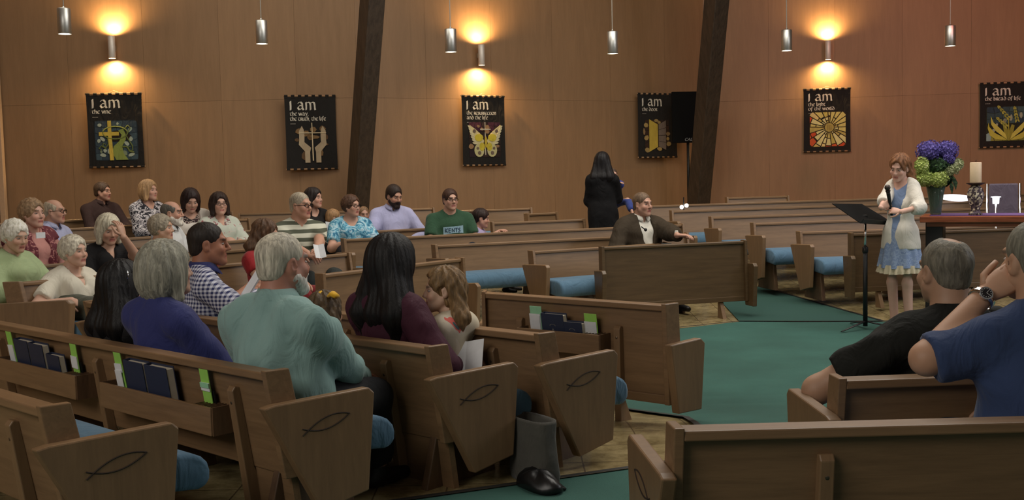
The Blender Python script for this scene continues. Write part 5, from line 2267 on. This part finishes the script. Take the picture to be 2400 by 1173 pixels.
P['bow'] = person('small child with brown hair and a yellow bow', (762, 684), 5.25, 30, 30, hs=.86, bs=.62, fem=True, hair=('wavy', (78, 62, 42)), hairvol=1.08, hairlen=.16, top=cloth('pale_grey_child_top', (180, 172, 166)), sleeve='short', res=.0125, seat=.30, bust=0, seed=13, lean=.0, pants=(90, 84, 96))
FLOR = blotch_mat('floral_dress_print', [(0, (206, 194, 170)), (.52, (214, 202, 182)), (.60, (222, 106, 96)), (.66, (86, 104, 104)), (.70, (212, 200, 176))], 7, .8, 2)
P['curly'] = person('little girl with wavy light brown hair in a floral dress, looking left', (1036, 628), 4.98, -50, -100, hs=.86, bs=.66, fem=True, lips=(196, 122, 112), jaw=.88, hair=('swept', (122, 96, 64)), hairvol=1.15, hairlen=.20, top=FLOR, sleeve='cap', neck='scoop', res=.0115, seat=.30, bust=0, seed=15, lean=.02, skin=(214, 178, 152), pants=(150, 140, 128))
# near right
P['black'] = person('balding grey-haired man in a black tee shirt, seen from behind, elbow out', (2214, 553), 3.88, -12, -14, hs=1.05, bs=1.16, fat=1.25, skin=(178, 142, 116), hair=('spot', (108, 104, 92)), top=cloth('black_tee_cloth', (27, 28, 25), .9), sleeve='short', neck='crew', res=N, seat=.30, fold=.007, lean=.02, thigh=.34,
                    arms={'l': ((-.22, .34, .56), (-.9, -.9, -.5), (.5, .8, -.1), (-.3, 0, 1), .4, (1915, 915, 103.85))}, seed=17)
P['blue'] = person('man in a blue tee shirt with a wristwatch, hand behind his head', (2424, 520), 3.28, -4, -12, hs=1.05, bs=1.12, fat=1.25, skin=(186, 146, 118), hair=('crop', (112, 110, 98)), top=cloth('slate_blue_tee', (52, 68, 104), .9), sleeve='half', neck='crew', res=N, seat=.30, fold=.009, lean=.10, thigh=.30,
                   arms={'l': ((2306, 694, 103.30), (-1, .1, -1.0), (.75, -.1, .55), (-.5, -.8, .4), .5, (2172, 842, 103.22))}, seed=19)
# left block
P['white'] = person('old woman with white curly hair in a white V-neck blouse', (172, 552), 8.0, 118, 112, hs=.98, bs=.98, fem=True, fat=1.2, hair=('white', (196, 188, 170)), hairvol=1.0, skin=(208, 168, 146), top=cloth('white_blouse', (216, 210, 192), .85, 240, .06), sleeve='short', neck='v', res=MD, seat=.46, lean=.03, fold=.006, pants=(74, 76, 62),
                    arms={'r': ((168, 705, 107.75), (.9, -.6, -.2), (-.3, .8, -.3), (.3, .3, .9), .5)}, seed=21)
P['green'] = person('old woman with white hair in a pale green shirt at the left edge', (34, 516), 8.2, 115, 118, pitch=14, hs=1.0, fem=True, fat=1.25, hair=('white', (222, 218, 202)), skin=(204, 166, 142), top=cloth('pale_green_shirt', (164, 182, 138), .85, 240, .08), sleeve='threequarter', neck='collar', res=MD, lean=.03, fold=.007, seed=23, pants=(120, 120, 104))
P['vest'] = person('woman in pink shirt with maroon floral vest and name tag', (75, 466), 9.3, 122, 116, hs=1.05, bs=1.05, fem=True, fat=1.2, hair=('curly', (150, 122, 92)), hairvol=1.0, skin=(206, 164, 144), top=cloth('dusty_pink_shirt', (190, 136, 128), .85), sleeve='long', neck='crew', res=MD, lean=.03, seed=25,
                   over=(blotch_mat('maroon_floral_vest', [(0, (104, 44, 54)), (.52, (112, 50, 58)), (.58, (184, 128, 122)), (.64, (96, 40, 50))], 24, .6), 'vest', 'none', .07, 'v'))
P['bald'] = person('bald man with dark glasses in a lavender shirt', (126, 468), 10.2, 105, 95, hs=.98, bs=1.02, fat=1.15, hair=('bald', (176, 162, 140)), skin=(200, 156, 132), top=cloth('lavender_shirt', (172, 176, 206), .85), sleeve='long', neck='collar', collar=MATS['lavender_shirt'], glasses=True, res=MD, lean=.03, seed=27)
P['dark'] = person('brown-haired man in a dark brown shirt below the vine banner', (240, 427), 13.6, 128, 105, hs=1.0, bs=1.05, hair=('short', (84, 64, 48)), skin=(192, 146, 122), top=cloth('dark_brown_shirt', (56, 38, 34), .85), sleeve='long', neck='collar', collar=MATS['dark_brown_shirt'], res=FR, lean=.02, seed=29)
BWP = blotch_mat('black_white_print', [(0, (34, 32, 40)), (.44, (200, 194, 196)), (.52, (60, 54, 66)), (.58, (206, 200, 200))], 16, 1.2, 2)
P['blonde'] = person('woman with blonde bob in a black and white patterned blouse', (348, 422), 12.9, 125, 112, hs=1.02, fem=True, fat=1.15, hair=('bob', (172, 136, 96)), hairvol=1.12, skin=(204, 160, 138), top=BWP, sleeve='long', neck='scoop', res=FR, lean=.02, seed=31)
P['hand'] = person('white-haired woman in black, resting her face on her hand', (253, 503), 9.3, 138, 140, pitch=16, hs=1.05, fem=True, fat=1.15, hair=('bob', (196, 188, 166)), hairvol=1.08, skin=(196, 156, 132), top=cloth('black_knit', (26, 25, 27)), sleeve='short', neck='v', res=MD, lean=.03, seed=33,
                   arms={'l': ((289, 556, 109.05), (-.7, .4, -1), (.1, -.3, 1), (-.4, .8, .3), .5)})
P['cardigan'] = person('woman with short grey curls in a cream cardigan', (378, 503), 9.7, 95, 92, hs=1.0, fem=True, fat=1.1, hair=('curly', (150, 140, 122)), hairvol=.98, skin=(200, 160, 134), top=cloth('cream_cardigan', (206, 198, 172)), sleeve='long', neck='crew', res=MD, lean=.03, seed=35)
P['whitebeard'] = person('balding man with white beard in a white shirt, in profile', (402, 472), 10.4, 100, 92, hs=1.0, hair=('bald', (96, 92, 84)), beard=('b', (206, 196, 184)), skin=(196, 150, 126), top=cloth('white_shirt', (214, 216, 216), .85), sleeve='short', neck='collar', collar=MATS['white_shirt'], res=MD, lean=.03, seed=37)
P['lookdown'] = person('woman with dark bob looking down, white cardigan over a print top', (446, 443), 12.0, 152, 150, pitch=24, hs=1.04, fem=True, hair=('bob', (44, 30, 28)), hairvol=1.08, skin=(206, 164, 142), res=FR, lean=.03, seed=39, sleeve='short', neck='scoop',
                       top=blotch_mat('dark_print_top', [(0, (40, 28, 30)), (.5, (196, 178, 166)), (.57, (60, 40, 42))], 20, 1.0), over=(cloth('white_cardigan', (214, 206, 196)), 'cardigan', 'long', .09, 'v'))
FLW = blotch_mat('white_floral_blouse', [(0, (190, 196, 182)), (.53, (200, 200, 188)), (.60, (160, 92, 98)), (.66, (44, 62, 58)), (.69, (196, 198, 186))], 13, .7)
P['glasses'] = person('smiling woman with dark bob and glasses in a white floral blouse', (513, 451), 12.0, 140, 150, hs=1.06, bs=1.06, fem=True, fat=1.2, hair=('bob', (48, 34, 28)), hairvol=1.10, skin=(206, 164, 142), top=FLW, sleeve='long', neck='v', glasses=plain('thin_frames', (70, 52, 44), .4), res=FR, lean=.02, seed=41,
                      pants=blotch_mat('floral_trousers', [(0, (186, 196, 178)), (.54, (196, 200, 186)), (.62, (52, 70, 62)), (.68, (190, 196, 180))], 10, .7),
                      feet={1: ((.10, .46, .66), (-.12, .66, .46)), -1: ((-.13, .44, .52), (-.13, .48, .08))})
STR = stripes_mat('olive_white_stripes', (200, 200, 182), (78, 82, 66), 13, .54)
P['striped'] = person('man with cropped grey hair and dark glasses in an olive striped polo', (704, 452), 10.0, 148, 120, hs=1.05, bs=1.10, fat=1.25, hair=('crop', (168, 156, 136)), skin=(198, 152, 128), top=STR, sleeve='short', neck='collar', glasses=True, res=MD, lean=.02, seed=43, fold=.004, pants=(50, 54, 52),
                      arms={'l': ((742, 590, 109.55), (-.8, -.4, -.6), (.4, .8, -.1), (-.1, .3, 1), .8), 'r': ((722, 596, 109.5), (.8, -.4, -.6), (-.3, .8, -.2), (.2, .2, 1), .6)})
P['young'] = person('young woman with long dark hair in black, behind the striped polo', (735, 440), 12.6, 142, 112, hs=1.0, fem=True, hair=('long', (38, 30, 28)), hairvol=1.0, hairlen=.28, skin=(202, 158, 136), top=cloth('black_tank', (26, 24, 25)), sleeve='short', neck='scoop', res=FR, lean=.02, seed=45)
TIE = blotch_mat('blue_tie_dye', [(0, (24, 62, 92)), (.38, (44, 108, 142)), (.50, (110, 176, 200)), (.58, (190, 216, 226)), (.68, (40, 96, 136))], 9, 2.5, 4, hard=False)
P['tiedye'] = person('woman with short brown hair and dark glasses in a blue tie-dye top', (823, 457), 12.1, 160, 128, hs=1.03, bs=1.08, fem=True, fat=1.3, hair=('curly', (82, 58, 44)), hairvol=.98, skin=(204, 160, 138), top=TIE, sleeve='short', neck='scoop', glasses=True, res=FR, lean=.02, seed=47)
P['childa'] = person('fair-haired small child half hidden beside the tie-dye top', (781, 491), 12.6, 120, 70, pitch=10, hs=.84, bs=.6, hair=('short', (150, 116, 80)), skin=(200, 158, 134), top=cloth('grey_green_child_top', (98, 92, 74)), sleeve='short', res=.018, seed=49, bust=0)
P['childb'] = person('small child peeping from behind the tie-dye top, mauve shirt', (852, 485), 12.75, 165, 160, hs=.84, bs=.6, hair=('crop', (128, 100, 74)), skin=(200, 156, 134), top=cloth('mauve_child_top', (84, 52, 66)), sleeve='short', res=.018, seed=51, bust=0)
P['lavender'] = person('dark-bearded man in an open-necked lavender dress shirt, looking down', (923, 434), 12.6, 158, 140, pitch=16, hs=1.06, bs=1.12, fat=1.0, hair=('short', (50, 38, 32)), beard=('b', (44, 32, 28)), skin=(192, 146, 122), top=cloth('pale_lavender_shirt', (178, 178, 214), .85), sleeve='long', neck='collar',
                       collar=MATS['pale_lavender_shirt'], res=.0165, lean=.02, seed=53, arms={'l': ((-.13, .26, .62), (-.9, -.3, -.4), (.5, .7, -.2), (0, .3, 1)), 'r': ((.13, .26, .62), (.9, -.3, -.4), (-.5, .7, -.2), (0, .3, 1))})
P['greentee'] = person('man with glasses and receding dark hair in a green tee shirt', (1055, 443), 12.3, 166, 155, hs=1.02, bs=1.12, fat=1.15, hair=('short', (66, 44, 34)), skin=(204, 162, 140), top=cloth('forest_green_tee', (44, 76, 54), .9), sleeve='short', neck='crew', glasses=True, res=.0165, lean=.02, seed=55)
P['ponytail'] = person('girl with dark ponytail in a lilac top, looking right', (1128, 490), 12.5, 105, 95, pitch=10, hs=.9, bs=.78, fem=True, hair=('pony', (46, 32, 28)), hairvol=1.05, skin=(196, 150, 128), top=cloth('lilac_top', (164, 152, 188)), sleeve='short', neck='crew', res=.0165, bust=0, lean=.03, seed=57,
                       arms={'r': ((1172, 541, 112.3), (.8, -.4, -.6), (.6, .8, .1), (.2, 0, 1), .5)})
P['redlady'] = person('woman with brown shoulder-length hair in a red dress, half hidden', (622, 515), 8.7, 105, 98, pitch=8, hs=.98, bs=.98, fem=True, hair=('wavy', (86, 62, 44)), hairvol=.98, hairlen=.17, skin=(190, 146, 122), top=cloth('crimson_dress', (150, 34, 38)), sleeve='cap', neck='scoop', res=MD, lean=.02, seed=59, pants=(120, 30, 34))
# standing mother with baby
P['mother'] = person('standing woman in a long black coat seen from behind, carrying a baby', (1411, 357), 13.5, 4, 8, hs=1.04, bs=.98, shoulder=.9, fem=True, fat=1.02, stand=True, hair=('long', (22, 19, 20)), hairvol=1.08, hairlen=.30, top=cloth('black_coat', (13, 12, 14), .9), topname='coat', hemz=.62, sleeve='long', neck='crew', res=FR, seed=61, pants=(20, 19, 21), lean=.02,
                     arms={'l': ((-.06, .26, 1.02), (-.5, -.3, -1), (.8, .4, 0), (-.2, .8, .2)), 'r': ((.08, .27, 1.14), (.5, -.3, -1), (-.8, .5, 0), (.2, .8, .2))})
P['baby'] = person('baby in bright blue held on the far side of the woman in black', (1437, 396), 13.82, 172, 172, hs=.72, bs=.5, hair=('crop', (70, 52, 40)), skin=(206, 162, 140), top=cloth('royal_blue_romper', (38, 58, 140)), sleeve='long', res=.016, bust=0, seed=63, pants=(52, 66, 130), seat=.88, feet={1: ((.17, .16, .98), (.19, .34, .86)), -1: ((-.16, .16, .96), (-.17, .34, .82))}, shoes=(200, 205, 210),
                   arms={'l': ((1451, 424, 113.5), (-.8, 0, -.5), (-.4, .8, 0), (0, 0, 1)), 'r': ((1392, 420, 113.75), (.8, 0, -.5), (0, .9, 0), (0, 0, 1))}, cat='baby')
# man in suit
P['suit'] = person('man in a brown suit jacket and open white shirt with lapel microphone', (1506, 452), 11.35, 158, 142, hs=1.07, bs=1.14, fat=1.1, hair=('crop', (104, 84, 66)), skin=(196, 152, 130), top=cloth('white_dress_shirt', (214, 210, 198), .85), sleeve='long', neck='collar', collar=MATS['white_dress_shirt'], res=.0155, lean=.02, seed=65, pants=(50, 42, 34),
                   over=(cloth('brown_suit_cloth', (56, 46, 33), .85), 'suit_jacket', 'long', .075, 'v'), arms={'l': ((1596, 556, 110.80), (-1, -.2, -.5), (-.7, .8, 0), (-.2, .2, 1), .6), 'r': ((.16, .26, .58), (.9, -.4, -.4), (-.5, .7, -.2), (.2, .3, 1))})
# girl at the microphone
P['speaker'] = person('red-haired girl in white cardigan and blue dress, speaking into a microphone', (2108, 362), 9.55, 232, 224, pitch=20, tilt=-8, hs=.95, bs=.84, fem=True, fat=.72, shoulder=.80, stand=True, hair=('swept', (128, 86, 56)), hairvol=.98, hairlen=.22, skin=(226, 182, 162), top=cloth('pale_blue_dress', (122, 142, 178), .85), topname='dress_bodice',
                      hemz=.60, sleeve='cap', neck='scoop', fold=.002, res=.011, seed=67, pants=None, bust=.7, lean=.02, lips=(196, 122, 112), jaw=.9, shoes=(190, 170, 150), over=(cloth('white_open_cardigan', (222, 216, 204), .9, 150, .06), 'cardigan', 'threequarter', .075, 'v', .74),
                      arms={'r': ((2064, 489, 109.33), (.9, .1, -.8), (-.5, -.62, .42), (-.79, .62, .1), 1.35), 'l': ((2112, 497, 109.28), (-1, -.6, -.6), (.75, .35, .15), (-.2, .75, .6), 1.0)})

# ------------------------------------------------------------------ what people wear and hold
# dress skirt of the girl, with a ruffle at its hem
pr = P['speaker']


def skirt_mesh(z0, z1, r0, r1, waves, amp, n=72, rows=10, dep=.8):
    m = MB()
    rings = []
    for i in range(rows + 1):
        t = i / rows
        rr = r0 + (r1 - r0) * t ** .9
        rings.append([((rr + amp * t * math.sin(waves * a + 1.3)) * math.cos(a), (rr * dep + amp * t * math.sin(waves * a + 1.3)) * math.sin(a), z0 + (z1 - z0) * t + .006 * t * math.sin(3 * a)) for a in [2 * math.pi * k / n for k in range(n)]])
    m.loft(rings, True, False)
    return m


sk = skirt_mesh(.92, .575, .135, .205, 11, .012)
so = sk.build('skirt', blotch_mat('pale_blue_skirt', [(0, (128, 148, 184)), (.5, (146, 164, 194)), (.62, (116, 136, 174))], 30, .8), pr['root'], True)
rf = skirt_mesh(.60, .525, .198, .212, 24, .014, 120, 4)
rf.build('ruffle', cloth('cream_ruffle', (204, 192, 164)), so, True)
# microphone
a, b = spot(2080, 440, 9.31), spot(2090, 505, 9.36)
t = thing('microphone', 'black handheld microphone with round grille in the girl\'s hands', 'microphone', a)
d = b - a
m = MB()
m.tube([d * .16, d * .22, d * .6, d * 1.0], [.017, .0175, .014, .012], 12)
m.build('handle', BLACK, t, True)
m = MB()
m.ball((0, 0, 0), .026, 14, 10)
m.build('grille', plain('mesh_grille', (74, 66, 62), .4, .6), t, True)
m = MB()
m.tube([d * .10, d * .17], [.023, .018], 14)
m.build('collar_ring', plain('dark_ring', (40, 38, 38), .35, .5), t, True)

# hair bow, hair clip
pr = P['bow']
m = MB()
q = pr['Hc'] + pr['HR'] @ np.array([.050, -.045, .098]) * pr['hs']
for s in (-1, 1):
    m.tube([q, q + pr['HR'] @ np.array([s * .036, .0, .018]), q + pr['HR'] @ np.array([s * .066, -.004, .006])], [.010, .026, .019], 8, flat=.6)
m.ball(q, .009, 8, 6)
m.build('hair_bow', cloth('yellow_ribbon', (222, 172, 46)), pr['root'], True, label='yellow hair bow')
pr = P['straight']
m = MB()
q = [pr['Hc'] + pr['HR'] @ np.array(v) * pr['hs'] for v in ((.078, -.02, .085), (.092, -.03, .065), (.102, -.035, .04))]
m.tube(q, [.004, .007, .004], 6)
m.build('hair_clip', CHROME, pr['root'], True, label='silver hair clip')
pr = P['curly']
m = MB()
q = pr['Hc'] + pr['HR'] @ np.array([.02, -.01, .128]) * pr['hs']
m.tube([q + [-.022, 0, 0], q, q + [.022, 0, 0]], [.011, .005, .011], 8, flat=.6)
m.build('hair_bow', cloth('mint_ribbon', (120, 190, 160)), pr['root'], True, label='mint green hair bow')

# wristwatch
pr = P['blue']
sp, e, w, hd, hn, curl = pr['AR'][-1]
u = unit(w - e)
c = w - u * .012
to = unit(pr['loc'](np.array([0, 0, CAM_Z])) - c)
nrm = unit(to - u * (to @ u))
sd = np.cross(u, nrm)
m = MB()
ring = []
for sx in (-.010, .010):
    ring.append([c + u * sx + (nrm * math.cos(q) * .037 + sd * math.sin(q) * .037) for q in [2 * math.pi * k / 28 for k in range(28)]])
    ring.append([c + u * sx + (nrm * math.cos(q) * .040 + sd * math.sin(q) * .040) for q in [2 * math.pi * k / 28 for k in range(28)]])
m.loft([ring[0], ring[1], ring[3], ring[2], ring[0]], True, False)
wt = m.build('wristwatch', CHROME, pr['root'], True, label='steel wristwatch with dark dial')


def disc(r, h0, h1, n=24):
    return [[c + nrm * h + (u * math.cos(q) + sd * math.sin(q)) * r for q in [2 * math.pi * k / n for k in range(n)]] for h in (h0, h1)]


m = MB()
m.loft(disc(.0215, .036, .047))
m.build('watch_case', CHROME, wt, bevel=.002)
m = MB()
m.loft(disc(.0165, .047, .0476))
m.build('watch_dial', plain('watch_dial_dark', (34, 32, 34), .25), wt)
m = MB()
for k in range(12):
    q = 2 * math.pi * k / 12
    p = c + nrm * .0479 + (u * math.cos(q) + sd * math.sin(q)) * .0135
    m.ball(p, .0014, 6, 4)
m.tube([c + nrm * .0482, c + nrm * .0482 + u * .010], .0008, 4)
m.tube([c + nrm * .0482, c + nrm * .0482 + sd * .013], .0007, 4)
m.build('watch_markers', plain('watch_marker_white', (214, 210, 206), .4), wt)

# lapel microphone and name tag
pr = P['suit']
m = MB()
q = pr['loc'](spot(1513, 539, 11.12))
m.ball(q, .018, 8, 6)
m.tube([q, q + [.03, 0, .02], q + [.05, .0, .035]], .006, 5)
m.build('lapel_microphone', BLACK, pr['root'], True, label='black clip-on microphone')
pr = P['vest']
m = MB()
q = pr['loc'](spot(95, 552, 9.08))
R = Rz(-math.radians(40)) if False else np.eye(3)
m.box(q, (.085, .008, .05))
m.build('name_tag', WHITE, pr['root'], label='white name tag')

# print on the green tee: pale blue bar with dark capitals
pr = P['greentee']


def front_point(x, z, off=.006):
    """point on the chest surface of the green tee (ray cast in its own frame)"""
    for ch in pr['root'].children:
        if ch.name.startswith('shirt'):
            hit, p, nn, _ = ch.ray_cast(Vector((x, 1.0, z)), Vector((0, -1, 0)))
            if hit:
                return np.array(p) + np.array([0, off, 0])
    return np.array([x, .2, z])


bpy.context.view_layer.update()
zc = pr['SC'][2] - .155
m = MB()
nxs, nzs = 12, 4
g = []
for j in range(nzs + 1):
    for i in range(nxs + 1):
        x = (i / nxs - .5) * .235 - .005
        z = zc + (j / nzs - .5) * .088 + .012 * (1 - (2 * i / nxs - 1) ** 2) * (1 if j == 0 else 0) - .015 * (i / nxs - .5)
        g.append(front_point(x, z))
m.add(g, [(j * (nxs + 1) + i, j * (nxs + 1) + i + 1, (j + 1) * (nxs + 1) + i + 1, (j + 1) * (nxs + 1) + i) for j in range(nzs) for i in range(nxs)])
pb = m.build('printed_bar', cloth('pale_blue_print', (140, 172, 186)), pr['root'], True)
STK = {'V': [[(0, 1), (.3, 0), (.6, 1)]], 'E': [[(.5, 1), (0, 1), (0, 0), (.5, 0)], [(0, .5), (.4, .5)]], 'N': [[(0, 0), (0, 1), (.55, 0), (.55, 1)]], 'T': [[(0, 1), (.6, 1)], [(.3, 1), (.3, 0)]], 'S': [[(.5, .9), (.25, 1), (.05, .8), (.3, .5), (.5, .25), (.25, 0), (0, .1)]], 'K': [[(0, 1), (0, 0)], [(.5, 1), (0, .45), (.5, 0)]]}
m = MB()
x0 = .088
for ch in 'KENTS':
    for st in STK[ch]:
        pts = [front_point(x0 - a * .048, zc - .02 + b * .044 + .0, .010) for a, b in st]
        m.tube(pts, .0042, 4)
    x0 -= .037
m.build('printed_lettering', plain('dark_blue_print', (40, 66, 92), .8), pb)


# papers and bulletins in people's hands
def sheet(label, at, w, h, az, tilt, mat=WHITE, fold=.4, name='bulletin'):
    m = MB()
    n = 6
    vs = []
    for i in range(n + 1):
        u = i / n - .5
        for v in (-.5, .5):
            vs.append((u * w, v * h, abs(u) * w * fold))
    m.add(vs, [(2 * i, 2 * i + 1, 2 * i + 3, 2 * i + 2) for i in range(n)])
    b = len(m.v)
    m.add([(x, y, z - .0015) for x, y, z in vs], [(2 * i + 2, 2 * i + 3, 2 * i + 1, 2 * i) for i in range(n)])
    o = m.build(name, mat, loc=at)
    o.rotation_euler = (math.radians(tilt), 0, -math.radians(az))
    return tag(o, label, 'paper', 'paper bulletins held by people')


sheet('white folded bulletin held by the long-haired woman in maroon', spot(1092, 836, 4.90), .17, .15, 8, 58)
sheet('white bulletin held by the man in the striped polo', spot(748, 590, 9.42), .10, .13, -30, 62)
sheet('white bulletin between the man in gingham and the teal shirt', spot(598, 672, 5.80), .13, .16, 60, 55)
sheet('white card on the ledge in front of the suited man', spot(1562, 571, 10.70), .10, .06, 180, 10, fold=.0)
sheet('white bulletin in the lap of the young woman in black', spot(776, 537, 12.2), .12, .17, -10, 62)
